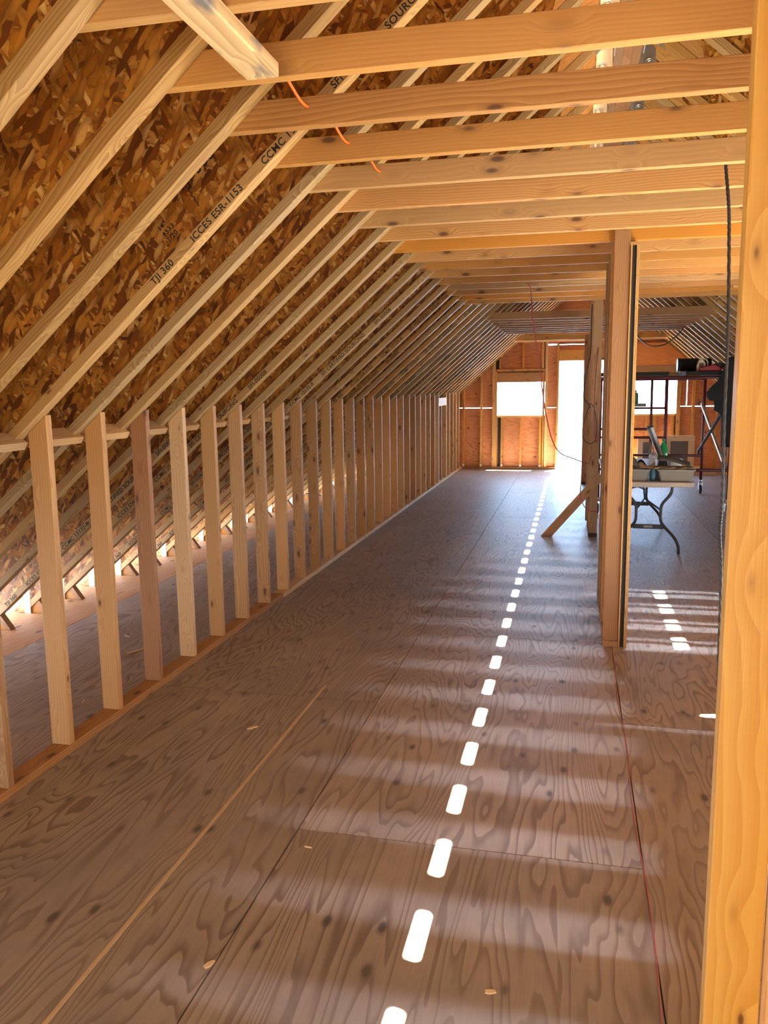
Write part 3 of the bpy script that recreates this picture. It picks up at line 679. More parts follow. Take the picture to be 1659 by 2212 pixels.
# steps of stacked boards and framed panels leaning at the far wall
for k, (a, b, z) in enumerate(((1.62, 2.50, 0.0), (1.66, 2.36, 0.041), (1.70, 2.25, 0.082))):
    tag(box('stacked_board', (a, 15.30+0.02*k, z+0.001), (b, 15.58, z+0.039), PALE, bevel=0.001), ['bottom', 'middle', 'top'][k]+' board of the low stack at the foot of the far wall, right', 'board', 'boards stacked by the far wall')
def framed(x0, x1, z0, z1, y, bw, lab):
    r = root('framed_panel', ((x0+x1)/2, y, z0), lab, 'panel')
    box('frame_top', (x0, y, z1-bw), (x1, y+0.035, z1), PALE, parent=r, bevel=0.001)
    box('frame_bottom', (x0, y, z0), (x1, y+0.035, z0+bw), PALE, parent=r, bevel=0.001)
    box('frame_side', (x0, y, z0+bw+.0005), (x0+bw, y+0.035, z1-bw-.0005), PALE, parent=r, ax=(0, 0, 1), bevel=0.001)
    box('frame_side', (x1-bw*1.1, y, z0+bw+.0005), (x1, y+0.035, z1-bw-.0005), PALE, parent=r, ax=(0, 0, 1), bevel=0.001)
    box('grey_screen', (x0+bw, y+0.015, z0+bw), (x1-bw*1.1, y+0.022, z1-bw), SCREEN, parent=r)
framed(1.63, 2.145, 0.124, 0.680, 15.50, 0.10, 'pale wooden frame with grey weathered centre leaning by the far wall')
framed(1.17, 1.50, 0.002, 0.640, 15.62, 0.09, 'smaller pale frame with grey centre left of the bigger framed panel')

# ------------------------------------------------------------------ central wall remnants
def wplate(y0, y1, lab, x0=0.206, x1=0.295, mat=LUMR):
    tag(box('wall_plate', (x0, y0, 0.001), (x1, y1, 0.0385), mat, ax=(0, 1, 0), bevel=0.001), lab, 'plate')
wplate(4.972, 6.28, 'bottom plate under the nearest group of middle-wall studs')
for k in range(4):
    o = box('wall_stud', (0.2065, 4.984+k*SP, 0.039), (0.2945, 5.022+k*SP, 2.545), LUMR if k != 1 else LUM, ax=(0, 0, 1), upv=(1, 0, 0), bevel=0.002)
    tag(o, ['nearest', 'second', 'third', 'farthest'][k]+' stud of the near middle-wall group beside the upright sheets', 'stud', 'studs of the near middle-wall group')
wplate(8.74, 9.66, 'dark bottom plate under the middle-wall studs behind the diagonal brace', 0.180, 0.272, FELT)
for k in range(3):
    o = box('wall_stud', (0.182-0.012*k, 8.752+k*SP, 0.039), (0.270-0.012*k, 8.790+k*SP, 2.545), LUMR, ax=(0, 0, 1), upv=(1, 0, 0), bevel=0.002)
    tag(o, ['nearest', 'second', 'farthest'][k]+' stud of the middle-wall group behind the diagonal brace', 'stud', 'studs behind the diagonal brace')
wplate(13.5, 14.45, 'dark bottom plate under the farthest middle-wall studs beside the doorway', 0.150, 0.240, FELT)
for k in range(3):
    o = box('wall_stud', (0.151, 13.52+k*SP, 0.039), (0.239, 13.558+k*SP, 2.40), LUMR, ax=(0, 0, 1), upv=(1, 0, 0), bevel=0.002)
    tag(o, ['nearest', 'second', 'farthest'][k]+' stud of the farthest middle-wall group near the doorway', 'stud', 'farthest middle-wall studs')
# diagonal brace
a, b = Vector((-0.255, 8.70, 0.0)), Vector((0.30, 8.70, 0.66))
d = (b-a).normalized(); n = Vector((-d.z, 0, d.x)); hw = 0.0445
P = [a+Vector((-0.058, 0, 0.0015)), a+Vector((0.058, 0, 0.0015)), b-n*hw, b+n*hw]
tag(prism('diagonal_brace', P, (0, 0.038, 0), LUMR, ax=d, upv=(0, 1, 0), bevel=0.002), 'short diagonal two-by-four brace leaning from the floor to the middle wall', 'brace')
# upright sheets against the right side of the near group
x = 0.2975
for nm, w, mt, lab in (('board_sheet', 0.008, PLYS, 'thin pale sheet standing against the near middle-wall studs'), ('board_sheet', 0.011, BLK, 'first black sheet standing on edge beside the middle wall'),
                       ('board_sheet', 0.010, BLK, 'second black sheet standing on edge, right of the first'), ('plywood_sheet', 0.006, LUMP, 'pale-edged thin sheet between black sheet and outer plywood'),
                       ('plywood_sheet', 0.010, PLYS, 'outermost plywood sheet standing on edge beside the middle wall')):
    tag(box(nm, (x, 4.972+(0.012 if mt is BLK else 0), 0.001), (x+w, 6.22, 2.38), mt, ax=(0, 0, 1)), lab, 'sheet'); x += w+0.0012
# near post on the right
for xa_, y, mt, lab in ((0.2465, 1.36, LUMY, 'big amber wooden post close to the camera, right edge of the view'), (0.3375, 1.325, LUMP, 'paler stud just behind and right of the near amber post')):
    tag(box('wooden_post', (xa_, y, 0.001), (xa_+0.0890, y+0.038, 2.60), mt, ax=(0, 0, 1), upv=(1, 0, 0), bevel=0.0025, seg=2), lab, 'post')

# ------------------------------------------------------------------ lines, cords
def cord(name, pts, r, mat, lab, cat='cord', n=6, sub=6, group=None):
    mb = MB(); mb.tube(spline(pts, sub), r, n); return tag(mb.build(name, mat), lab, cat, group)
tag(box('lath_strip', (-1.281, 0.9, 0.0005), (-1.268, 4.0, 0.003), TAPE, ax=(0, 1, 0)), 'thin pale lath strip lying lengthwise on the dark floor', 'strip')
cord('chalk_string', [(0.258+0.006*math.sin(k*1.7), 0.95+k*0.31, 0.0035) for k in range(14)], 0.0028, STRG, 'red string lying along the floor seam toward the middle wall', 'string')
rr = random.Random(9)
cord('extension_cord', [(-0.87+0.010*k, 1.95+k*SP/2*0.99, 2.508 if k % 2 == 0 else 2.466) for k in range(1, 9)], 0.005, CORD_O, 'orange extension cord draped over the ceiling ties')
cord('air_hose', [(-0.375, 6.66, 2.40), (-0.358, 6.70, 2.36), (-0.349, 6.75, 2.272), (-0.335, 6.8, 2.089), (-0.301, 6.85, 1.868), (-0.255, 6.95, 1.532), (-0.226, 7.05, 1.344), (-0.18, 7.2, 1.14), (-0.115, 7.5, 0.995), (0.01, 7.95, 0.90), (0.11, 8.35, 0.83), (0.16, 8.6, 0.80), (0.19, 8.72, 0.86)], 0.0055, CORD_R, 'long dark-red air hose hanging in a loop from the ties')
cord('air_hose', [(0.110, 8.70, 0.92), (0.092, 8.45, 0.626), (0.086, 8.3, 0.491), (0.125, 8.25, 0.399), (0.184, 8.25, 0.354), (0.252, 8.28, 0.346)], 0.0045, CORD_R, 'red hose loop drooping below the diagonal brace')
cord('power_cord', [(0.158, 8.62, 2.40), (0.156, 8.62, 2.205), (0.154, 8.61, 1.93), (0.123, 8.6, 1.746), (0.100, 8.6, 1.559), (0.102, 8.6, 1.466), (0.150, 8.6, 1.40), (0.163, 8.6, 1.36)], 0.006, CORD_K, 'black power cord hanging beside the middle wall')
cord('wire_loop', [(0.163, 8.72, 1.40), (0.121, 8.66, 1.277), (0.092, 8.64, 1.135), (0.113, 8.64, 1.04), (0.174, 8.66, 0.997), (0.228, 8.70, 1.041), (0.238, 8.72, 1.2), (0.200, 8.72, 1.37), (0.163, 8.73, 1.41)], 0.004, CORD_K, 'black loop of wire hung on the middle wall stud')
cord('hose_loop', [(0.235, 8.74, 1.98), (0.215, 8.70, 1.75), (0.205, 8.66, 1.45), (0.21, 8.64, 1.2), (0.24, 8.66, 1.0), (0.268, 8.68, 1.3), (0.268, 8.70, 1.7)], 0.004, CORD_R, 'red hose looped over the middle wall stud')
cord('power_cord', [(0.80, 12.30, 2.40), (0.835, 12.3, 2.336), (0.915, 12.3, 2.224), (1.012, 12.3, 2.157), (1.12, 12.3, 2.135), (1.262, 12.3, 2.17), (1.413, 12.3, 2.295), (1.49, 12.3, 2.40)], 0.008, CORD_K, 'black cord sagging between the far ceiling ties, right side')
# twisted steel cable: two strands
zc = [(0.548, 3.50, 2.49), (0.553, 3.52, 2.43), (0.567, 3.5, 2.282), (0.574, 3.5, 2.178), (0.588, 3.5, 1.825), (0.592, 3.5, 1.461), (0.600, 3.5, 1.122), (0.598, 3.5, 0.987), (0.611, 3.5, 0.813), (0.62, 3.5, 0.4), (0.64, 3.52, 0.012)]
cl = spline(zc, 26); r_ = root('steel_cable', (0.64, 3.52, 0), 'dark twisted steel cable hanging from a tie beside the near post', 'cable')
for ph in (0, 2.094, 4.189):
    mb = MB(); mb.tube([p+Vector((0.0034*math.cos(k*0.62+ph), 0.0034*math.sin(k*0.62+ph), 0)) for k, p in enumerate(cl)], 0.0037, 6); mb.build('strand', STEEL, parent=r_)

# ------------------------------------------------------------------ folding table
t = root('folding_table', (0.675, 8.67, 0), 'beige folding table on dark steel legs loaded with totes and tools', 'table')
TZ = 0.738
mb = MB(); x0, x1, y0, y1, rc = 0.305, 1.055, 7.47, 9.92, 0.06
def rrect(x0, x1, y0, y1, r, z, n=5):
    P = []
    for cx, cy_, a0 in ((x1-r, y1-r, 0), (x0+r, y1-r, 90), (x0+r, y0+r, 180), (x1-r, y0+r, 270)):
        for k in range(n+1):
            a_ = math.radians(a0+90*k/n); P.append((cx+r*math.cos(a_), cy_+r*math.sin(a_), z))
    return P
P = rrect(x0, x1, y0, y1, rc, TZ-0.042); mb.prism(P, (0, 0, 0.042)); mb.build('table_top', TBL, parent=t, bevel=0.006)
mb = MB(); mb.box((0.42, 7.60, TZ-0.062), (0.83, 9.80, TZ-0.0425)); mb.build('table_rib', TBL, parent=t)
def legset(y, nm):
    pr = [(0.917, 0.675), (0.917, 0.621), (0.899, 0.564), (0.832, 0.474), (0.823, 0.386), (0.827, 0.319), (0.857, 0.267), (0.948, 0.167), (0.993, 0.08), (0.997, 0.005)]
    cx = 0.712
    for s_ in (1, -1):
        mb = MB(); mb.tube(spline([(cx+s_*(x-cx), y, z) for x, z in pr], 4), 0.0145, 10); mb.build('leg', GUN, parent=t)
    mb = MB(); mb.prism([(cx-0.15, y-0.006, 0.285), (cx+0.15, y-0.006, 0.285), (cx+0.14, y-0.006, 0.240), (cx-0.14, y-0.006, 0.240)], (0, 0.012, 0)); mb.build('leg_crossbar', GUN, parent=t)
legset(7.94, 'near'); legset(9.50, 'far')
lab_me = box('maker_plate', (0.672, 7.931, 0.253), (0.752, 7.934, 0.272), plain('grey_print', (0.35, 0.35, 0.35), 0.5), parent=t)
mb = MB()
J = Vector((0.70, 8.25, 0.49))
for s_ in (1, -1): mb.tube([(0.712+s_*0.112, 7.94, 0.42), J], 0.008, 8)
mb.tube([J, (0.70, 8.60, 0.695)], 0.008, 8); mb.build('folding_strut', GUN, parent=t); mb = MB()
J2 = Vector((0.70, 9.2, 0.49))
for s_ in (1, -1): mb.tube([(0.712+s_*0.112, 9.50, 0.42), J2], 0.008, 8)
mb.tube([J2, (0.70, 8.85, 0.695)], 0.008, 8)
mb.build('folding_strut', GUN, parent=t)

def tote(name, x0, x1, y0, y1, z0, h, mat, lab, tap=0.02):
    r = root(name, ((x0+x1)/2, (y0+y1)/2, z0), lab, 'bin')
    mb = MB(); A = rrect(x0+tap, x1-tap, y0+tap, y1-tap, 0.02, z0, 3); B = rrect(x0, x1, y0, y1, 0.02, z0+h, 3); C_ = rrect(x0+0.006, x1-0.006, y0+0.006, y1-0.006, 0.016, z0+h, 3); D_ = rrect(x0+tap+0.005, x1-tap-0.005, y0+tap+0.005, y1-tap-0.005, 0.016, z0+0.005, 3)
    n = len(A); vs = A+B+C_+D_; fs = [list(range(n))[::-1], list(range(3*n, 4*n))]
    for q in range(3): fs += [[q*n+k, q*n+(k+1) % n, (q+1)*n+(k+1) % n, (q+1)*n+k] for k in range(n)]
    mb.add(vs, fs); mb.build('bin_body', mat, parent=r)
    mb = MB()
    R1 = rrect(x0-0.008, x1+0.008, y0-0.008, y1+0.008, 0.024, z0+h-0.012, 3); mb2 = rrect(x0+0.001, x1-0.001, y0+0.001, y1-0.001, 0.02, z0+h-0.012, 3)
    R1b = [(a, b, c+0.014) for a, b, c in R1]; R2b = [(a, b, c+0.014) for a, b, c in mb2]
    n = len(R1); vs = R1+R1b+R2b+mb2; fs = []
    for q in range(4): fs += [[q*n+k, q*n+(k+1) % n, ((q+1) % 4)*n+(k+1) % n, ((q+1) % 4)*n+k] for k in range(n)]
    mb.add(vs, fs); mb.build('bin_rim', mat, parent=r)
    return r
tote('storage_tote', 0.744, 1.052, 7.50, 7.86, TZ+0.001, 0.108, BIN, 'taupe plastic tote at the right front of the folding table')
tote('storage_tote', 0.352, 0.672, 7.50, 7.90, TZ+0.001, 0.108, BIN, 'taupe plastic tote at the left front of the folding table')
r = root('tool_jar', (0.712, 7.60, TZ), 'dark blue plastic jar between the two totes', 'jar')
mb = MB(); mb.lathe((0.710, 7.60, TZ+0.001), [(0.026, 0), (0.029, 0.01), (0.029, 0.085), (0.022, 0.10), (0.022, 0.108)], 16); mb.build('jar_body', BLUEJ, parent=r)
mb = MB(); mb.lathe((0.710, 7.60, TZ+0.110), [(0.024, 0), (0.024, 0.014), (0.018, 0.018)], 16); mb.build('jar_lid', GALV, parent=r)
# tar paper curl and kraft paper on the tote
def sheet(name, grid, thick, mat, lab, cat):
    """grid of points -> thin solid"""
    nu, nv = len(grid), len(grid[0]); vs = [Vector(p) for row in grid for p in row]; vs += [v+Vector((0, 0, thick)) for v in vs]; o = nu*nv; fs = []
    for i in range(nu-1):
        for j in range(nv-1):
            a, b, c, d = i*nv+j, i*nv+j+1, (i+1)*nv+j+1, (i+1)*nv+j
            fs += [[a, b, c, d], [o+d, o+c, o+b, o+a]]
    for i in range(nu-1):
        fs += [[i*nv, (i+1)*nv, o+(i+1)*nv, o+i*nv], [i*nv+nv-1, o+i*nv+nv-1, o+(i+1)*nv+nv-1, (i+1)*nv+nv-1]]
    for j in range(nv-1):
        fs += [[j, o+j, o+j+1, j+1], [(nu-1)*nv+j, (nu-1)*nv+j+1, o+(nu-1)*nv+j+1, o+(nu-1)*nv+j]]
    mb = MB(); mb.add(vs, fs, True); return tag(mb.build(name, mat), lab, cat)
G = []
for i in range(9):
    u = i/8; row = []
    for j in range(7):
        v = j/6; an = math.pi*(0.15+0.75*v)
        row.append((0.745+0.27*u+0.01*v, 7.56+0.20*v-0.02*u, TZ+0.122+0.075*math.sin(an)*(1-0.30*u)+0.030*(1-u)+0.006*math.sin(5*u)))
    G.append(row)
sheet('tar_paper', G, 0.003, PAPERK, 'curled piece of black tar paper lying on the right tote', 'paper')
G = [[(0.70+0.36*i/8, 7.50+0.10*j/4, TZ+0.112+0.020*abs(math.sin(i*1.9+j))*(1 if j == 0 else 0.3)) for j in range(5)] for i in range(9)]
sheet('kraft_paper', G, 0.002, KRAFT, 'crumpled brown kraft paper edge under the black tar paper', 'paper')
G = [[(0.575+0.15*i/6, 7.56+0.16*j/5, TZ+0.114+0.05*math.sin(math.pi*j/5)*(0.6+0.4*math.sin(i*1.3))) for j in range(6)] for i in range(7)]
sheet('paper_bag', G, 0.002, plain('tan_paper', (0.36, 0.28, 0.20), 0.8), 'crumpled tan paper bag on the left tote', 'bag')
G = [[(0.47+0.11*i/6, 7.55+0.2*j/5, TZ+0.114+0.105*math.sin(math.pi*min(1, (j+0.4)/5.4))*math.sin(math.pi*(i+0.8)/7.6)) for j in range(6)] for i in range(7)]
sheet('work_rag', G, 0.004, RAG, 'dark olive rag heaped on the left tote', 'rag')
mb = MB(); mb.lathe((0.43, 7.56, TZ+0.16), [(0.030, -0.02), (0.036, -0.012), (0.036, 0.012), (0.03, 0.02)], 18, 'Y'); r = mb.build('tape_roll', plain('pale_blue_tape', (0.45, 0.75, 0.85), 0.4)); tag(r, 'pale blue roll standing on the left tote', 'roll')
tag(MB().lathe((0.43, 7.56, TZ+0.113), [(0.034, 0), (0.04, 0.01)], 14).build('tape_core', KRAFT), 'small brown ring under the pale blue roll', 'ring')
# cup
cx_, cy2, z0 = 0.745, 8.02, TZ+0.001
r = root('foam_cup', (cx_, cy2, z0), 'white foam cup with domed lid and red straw on the folding table', 'cup')
MB().lathe((cx_, cy2, z0), [(0.027, 0), (0.028, 0.004), (0.040, 0.165), (0.042, 0.17)], 22).build('cup_body', CUP, parent=r)
MB().lathe((cx_, cy2, z0+0.171), [(0.044, 0), (0.044, 0.008), (0.040, 0.02), (0.028, 0.045), (0.012, 0.054)], 22).build('cup_lid', CLEAR, parent=r)
MB().tube([(cx_+0.008, cy2-0.01, z0+0.19), (cx_-0.002, cy2, z0+0.24), (cx_-0.010, cy2+0.004, z0+0.27)], 0.004, 8).build('straw', STRAW, parent=r)
# green bottle
bx, by = 0.862, 8.30
r = root('soda_bottle', (bx, by, TZ), 'bright green plastic soda bottle standing on the folding table', 'bottle')
MB().lathe((bx, by, TZ+0.001), [(0.034, 0), (0.041, 0.012), (0.041, 0.15), (0.038, 0.162), (0.042, 0.178), (0.042, 0.225), (0.037, 0.258), (0.018, 0.288), (0.0145, 0.305)], 24).build('bottle_body', GREEN, parent=r)
MB().lathe((bx, by, TZ+0.307), [(0.017, 0), (0.017, 0.020), (0.014, 0.023)], 18).build('bottle_cap', plain('green_cap', (0.02, 0.28, 0.12), 0.4), parent=r)
MB().lathe((bx, by, TZ+0.055), [(0.0413, 0), (0.0416, 0.07)], 24).build('bottle_label', plain('dark_green_label', (0.03, 0.20, 0.05), 0.5), parent=r)
# nailer leaning up behind the cup
r = root('nail_gun', (0.80, 8.20, TZ), 'grey and black tool with a long slanted magazine on the folding table', 'tool')
A, B = Vector((0.845, 8.18, TZ+0.14)), Vector((0.722, 8.16, TZ+0.445)); d = (B-A).normalized(); n = Vector((-d.z, 0, d.x))
MB().prism([A-n*0.022, B-n*0.030, B+n*0.004, A+n*0.004], (0, 0.045, 0)).build('magazine', GREYM, parent=r, ax=d, upv=(0, 1, 0), bevel=0.004)
MB().prism([A+n*0.0045, B+n*0.0045, B+n*0.030, A+n*0.024+d*0.08, A+n*0.016], (0, 0.05, 0)).build('grip', GUN, parent=r, ax=d, upv=(0, 1, 0), bevel=0.004)
MB().prism([B-n*0.032+d*0.001, B+n*0.030+d*0.001, B+n*0.026+d*0.020, B-n*0.020+d*0.024], (0, 0.05, 0)).build('magazine_cap', BLK, parent=r, ax=d, upv=(0, 1, 0), bevel=0.003)
MB().prism([(0.79, 8.15, TZ+0.001), (0.90, 8.15, TZ+0.001), (0.885, 8.15, TZ+0.15), (0.815, 8.15, TZ+0.16)], (0, 0.09, 0)).build('tool_body', BLK, parent=r, bevel=0.006)
MB().tube([(0.715, 8.19, TZ+0.19), (0.735, 8.19, TZ+0.25), (0.72, 8.19, TZ+0.31)], 0.011, 8).build('trigger_housing', GREYM, parent=r)
# containers
for x0, x1, yy, z, h, lab in ((0.90, 1.04, 8.25, TZ+0.001, 0.125, 'clear rectangular container behind the black tar paper'), (0.38, 0.56, 8.25, TZ+0.001, 0.16, 'clear pale-blue container at the left back of the folding table')):
    r = root('food_container', ((x0+x1)/2, yy, z), lab, 'container')
    MB().prism(rrect(x0+0.012, x1-0.012, yy-0.05, yy+0.05, 0.02, z, 3), (0, 0, h)).build('container_body', CLEAR, parent=r)
    MB().prism(rrect(x0, x1, yy-0.062, yy+0.062, 0.025, z+h+0.001, 3), (0, 0, 0.012)).build('container_lid', CLEAR, parent=r)
G = [[(0.57+0.14*i/6, 7.98+0.22*j/5, TZ+0.002+0.15*math.sin(math.pi*(j+.5)/6)*math.sin(math.pi*(i+0.6)/7.2)) for j in range(6)] for i in range(7)]
sheet('dark_cloth', G, 0.004, BLK, 'heap of black cloth between the cup and the clear container', 'cloth')

# ------------------------------------------------------------------ scaffold
s = root('rolling_scaffold', (1.08, 11.5, 0), 'maroon rolling scaffold with steel braces and casters beyond the table', 'scaffold')
def frame_end(y, ladder):
    mb = MB(); R_ = 0.021
    for x in (0.32, 1.845): mb.tube([(x, y, 0.17), (x, y, 1.693)], R_, 10)
    mb.tube([(0.32, y, 1.675), (1.845, y, 1.675)], R_, 10)
    mb.tube([(0.32, y, 0.560), (1.845, y, 0.560)], R_*0.9, 10)
    if ladder:
        mb.tube([(1.102, y, 0.575), (1.090, y, 1.66)], R_, 10); mb.tube([(0.930, y, 0.575), (0.920, y, 1.66)], 0.016, 10)
        mb.tube([(0.60, y, 1.312), (1.09, y, 1.312)], 0.014, 8)
        for z, xb in ((1.057, 0.93), (0.955, 1.10)): mb.tube([(0.34, y, z), (xb, y, z)], 0.015, 8)
        mb.tube([(0.48, y, 0.575), (0.48, y, 1.66)], R_, 10)
    mb.build('end_frame', RED, parent=s)
frame_end(10.41, True); frame_end(12.58, False)
for (ya, za, yb, z_b, mt) in ((12.56, 1.33, 10.43, 0.60, GALV), (10.43, 1.33, 12.56, 0.60, BRACE)):
    xo = 1.80 if mt is GALV else 1.775
    MB().tube([(xo+0.02, ya, za), (xo, ya+(yb-ya)*0.05, za+(z_b-za)*0.05), (xo, yb-(yb-ya)*0.05, z_b+(za-z_b)*0.05), (xo+0.02, yb, z_b)], 0.020, 8).build('cross_brace', mt, parent=s)
for y in (10.41, 12.58):
    for x in (0.32, 1.845):
        cst = MB(); cst.tube([(x, y, 0.165), (x, y, 0.21)], 0.026, 10); cst.prism([(x-0.028, y-0.03, 0.06), (x-0.028, y+0.03, 0.06), (x-0.028, y+0.03, 0.165), (x-0.028, y-0.03, 0.165)], (0.005, 0, 0)); cst.prism([(x+0.023, y-0.03, 0.06), (x+0.023, y+0.03, 0.06), (x+0.023, y+0.03, 0.165), (x+0.023, y-0.03, 0.165)], (0.005, 0, 0)); cst.box((x-0.028, y-0.03, 0.158), (x+0.028, y+0.03, 0.165))
        f = cst.build('caster_fork', GALV, parent=s)
        MB().lathe((x, y, 0.0655), [(0.030, -0.018), (0.058, -0.016), (0.064, -0.008), (0.064, 0.008), (0.058, 0.016), (0.030, 0.018)], 24, 'X').build('caster_wheel', RUB, parent=f)
    MB().tube([(1.80, y-0.03, 1.30), (1.80, y-0.055, 1.33), (1.775, y-0.055, 1.35), (1.755, y-0.05, 1.31), (1.80, y-0.05, 1.29)], 0.006, 6).build('brace_lock', BRACE, parent=s)
for x0, x1, y0, lab in ((0.31, 1.10, 10.33, 'left aluminium-edged scaffold plank with nothing on it'), (1.29, 1.80, 10.31, 'right scaffold plank carrying the black bucket and red bag')):
    r = root('scaffold_plank', ((x0+x1)/2, 11.5, 1.70), lab, 'plank')
    box('deck_board', (x0+0.006, y0+0.01, 1.7385), (x1-0.006, 12.72, 1.7455), PLYS, parent=r, ax=(0, 1, 0))
    for xx_ in (x0, x1-0.006): box('side_rail', (xx_, y0, 1.6975), (xx_+0.006, 12.73, 1.746), BRACE, parent=r)
    box('end_channel', (x0+0.006, y0, 1.6975), (x1-0.006, y0+0.008, 1.746), BRACE, parent=r)
tag(box('spare_board', (1.12, 10.9, 1.697), (1.27, 12.7, 1.735), LUMR, ax=(0, 1, 0), bevel=0.002), 'loose wooden board lying between the two scaffold planks', 'board')
# on the scaffold
r = root('black_bucket', (1.43, 10.72, 1.747), 'black plastic bucket lying on its side on the scaffold plank', 'bucket')
MB().lathe((1.25, 10.72, 1.747+0.084), [(0.072, 0.0), (0.080, 0.0), (0.083, 0.02), (0.079, 0.025), (0.078, 0.36), (0.074, 0.375)], 28, 'X').build('bucket_body', BUCK, parent=r)
MB().lathe((1.235, 10.72, 1.747+0.084), [(0.082, 0.0), (0.084, 0.003), (0.084, 0.012), (0.081, 0.014)], 28, 'X').build('bucket_lid', BUCK, parent=r)
r = root('milk_jug', (1.50, 10.50, 1.747), 'cream plastic jug with a loop handle in front of the black bucket', 'jug')
MB().prism([(1.430, 10.45, 1.748), (1.525, 10.45, 1.748), (1.528, 10.45, 1.84), (1.505, 10.45, 1.880), (1.470, 10.45, 1.895), (1.448, 10.45, 1.872), (1.432, 10.45, 1.82)], (0, 0.09, 0)).build('jug_body', JUG, parent=r, bevel=0.008)
MB().tube(spline([(1.478, 10.49, 1.893), (1.515, 10.49, 1.895), (1.548, 10.49, 1.870), (1.556, 10.49, 1.820), (1.530, 10.49, 1.785)], 5), 0.009, 10).build('jug_handle', JUG, parent=r)
MB().lathe((1.467, 10.495, 1.892), [(0.016, 0), (0.016, 0.02), (0.013, 0.024)], 16).build('jug_cap', JUG, parent=r)
box('jug_label', (1.452, 10.4475, 1.79), (1.505, 10.4495, 1.845), LABEL, parent=r)
r = root('red_tool', (1.58, 10.38, 1.747), 'dark red power tool with black top lying on the scaffold plank', 'tool')
MB().prism([(1.44, 10.35, 1.748), (1.69, 10.35, 1.748), (1.71, 10.35, 1.775), (1.62, 10.35, 1.822), (1.56, 10.35, 1.812), (1.47, 10.35, 1.790), (1.44, 10.35, 1.770)], (0, 0.08, 0)).build('tool_shell', REDB, parent=r, bevel=0.010)
MB().prism([(1.60, 10.345, 1.822), (1.625, 10.345, 1.8225), (1.712, 10.345, 1.779), (1.74, 10.345, 1.800), (1.73, 10.345, 1.830), (1.66, 10.345, 1.850)], (0, 0.09, 0)).build('tool_battery', BLK, parent=r, bevel=0.006)
MB().prism([(1.715, 10.35, 1.748), (1.745, 10.35, 1.755), (1.752, 10.35, 1.785), (1.72, 10.35, 1.772)], (0, 0.07, 0)).build('tool_nose', plain('bright_red_shell', (0.6, 0.03, 0.06), 0.4), parent=r, bevel=0.004)
# jacket hung on the near scaffold post
OUT = [(1.90, 1.745, 1.80), (1.84, 1.735, 1.88), (1.79, 1.700, 1.93), (1.72, 1.672, 1.96), (1.64, 1.640, 1.97), (1.56, 1.560, 1.97), (1.50, 1.512, 1.97), (1.44, 1.520, 1.96), (1.405, 1.545, 1.95), (1.395, 1.600, 1.95),
       (1.34, 1.605, 1.95), (1.29, 1.600, 1.94), (1.262, 1.650, 1.93), (1.20, 1.690, 1.93), (1.05, 1.694, 1.92), (0.95, 1.698, 1.91), (0.86, 1.703, 1.90)]
vs = []; n_ = 28; jr = random.Random(4)
for z, a_, b_ in OUT:
    for j in range(n_):
        t_ = 2*math.pi*j/n_; c_ = math.cos(t_); s2 = math.sin(t_)
        fold = 1+0.16*math.sin(5*t_+z*3)+0.08*math.sin(9*t_+z*7)
        vs.append(((a_+b_)/2+(b_-a_)/2*c_, 10.20+0.070*s2*fold, z))
m_ = len(OUT); fs = [[k*n_+j, k*n_+(j+1) % n_, (k+1)*n_+(j+1) % n_, (k+1)*n_+j] for k in range(m_-1) for j in range(n_)]+[list(range(n_)), list(range((m_-1)*n_, m_*n_))]
j_ = MB().add(vs, fs, True).build('work_jacket', CLOTHB); tag(j_, 'black jacket hanging on the scaffold next to the steel cable', 'jacket')
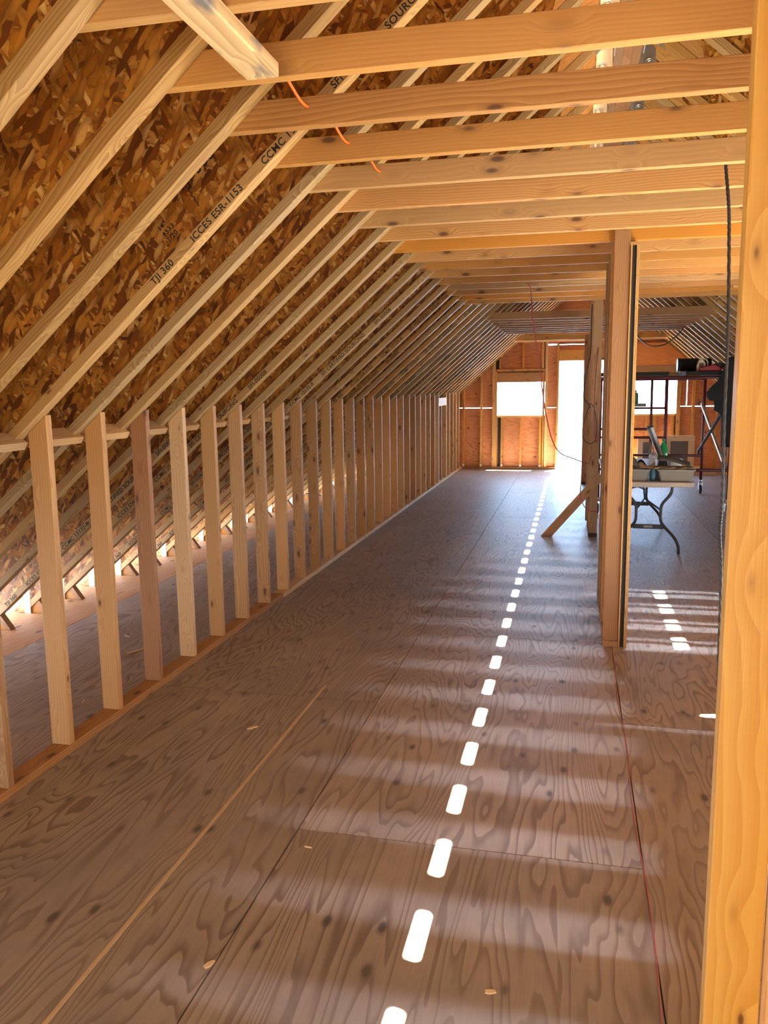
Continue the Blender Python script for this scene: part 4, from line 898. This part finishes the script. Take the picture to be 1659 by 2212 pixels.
# bottle on its little shelf
tag(box('shelf_board', (0.655, 10.33, 1.330), (0.855, 10.50, 1.368), plain('teal_grey_board', (0.20, 0.25, 0.23), 0.6), bevel=0.003), 'small grey board lying across the scaffold rung in front of the window', 'board')
r = root('glue_bottle', (0.735, 10.40, 1.369), 'dark green bottle with a pointed nozzle standing against the window', 'bottle')
MB().lathe((0.735, 10.40, 1.3695), [(0.028, 0), (0.031, 0.006), (0.031, 0.10), (0.024, 0.125), (0.010, 0.135)], 18).build('bottle_body', GREEND, parent=r)
MB().lathe((0.735, 10.40, 1.505), [(0.011, 0), (0.010, 0.012), (0.003, 0.04)], 12).build('bottle_nozzle', GREEND, parent=r)

tag(box('cleat_board', (1.285, 7.507, 2.395), (1.62, 7.545, 2.484), LUMP, bevel=0.001), 'short pale board end among the ties beside the near amber post', 'board')
# ------------------------------------------------------------------ chips and slivers on the floor
def chip(x, y, l, w, a, lab):
    d = Vector((math.cos(a), math.sin(a), 0)); n = Vector((-d.y, d.x, 0)); c = Vector((x, y, 0.0012))
    P = [c-d*l/2-n*w*0.3, c-d*l*0.1-n*w/2, c+d*l/2-n*w*0.2, c+d*l*0.42+n*w*0.3, c+n*w/2, c-d*l*0.45+n*w*0.35]
    tag(prism('wood_chip', P, (0, 0, 0.004), CHIP), lab, 'chip', 'wood chips lying on the floor')
for x, y, l, w, a, lab in ((-1.452, 3.40, 0.055, 0.018, 0.8, 'curled wood chip on the floor left of the pale lath strip'), (-0.956, 1.875, 0.035, 0.018, 1.1, 'small pale wood chip on the floor at the bottom of the view, left of centre'),
                           (-0.179, 1.937, 0.03, 0.016, 0.2, 'small chip right of the nearest sun patch'), (-0.87, 2.49, 0.028, 0.006, -0.1, 'tiny sliver on the floor near the first board seam'),
                           (-2.446, 3.539, 0.05, 0.007, 1.9, 'sliver just behind the left knee wall, nearest to the camera'), (-2.592, 4.35, 0.17, 0.012, 1.1, 'longest splinter on the floor behind the knee wall'),
                           (-2.83, 5.40, 0.15, 0.009, 0.2, 'long splinter behind the knee wall near the dark floor seam'), (-2.96, 5.19, 0.09, 0.008, 2.2, 'short splinter behind the knee wall, left of the long one'),
                           (-3.20, 6.355, 0.04, 0.01, 0.4, 'small chip near the orange eave boards'), (-2.82, 4.60, 0.06, 0.012, 2.6, 'light chip beside the longest splinter'),
                           (-2.986, 6.505, 0.12, 0.008, 0.1, 'far splinter behind the knee wall studs')): chip(x, y, l, w, a, lab)
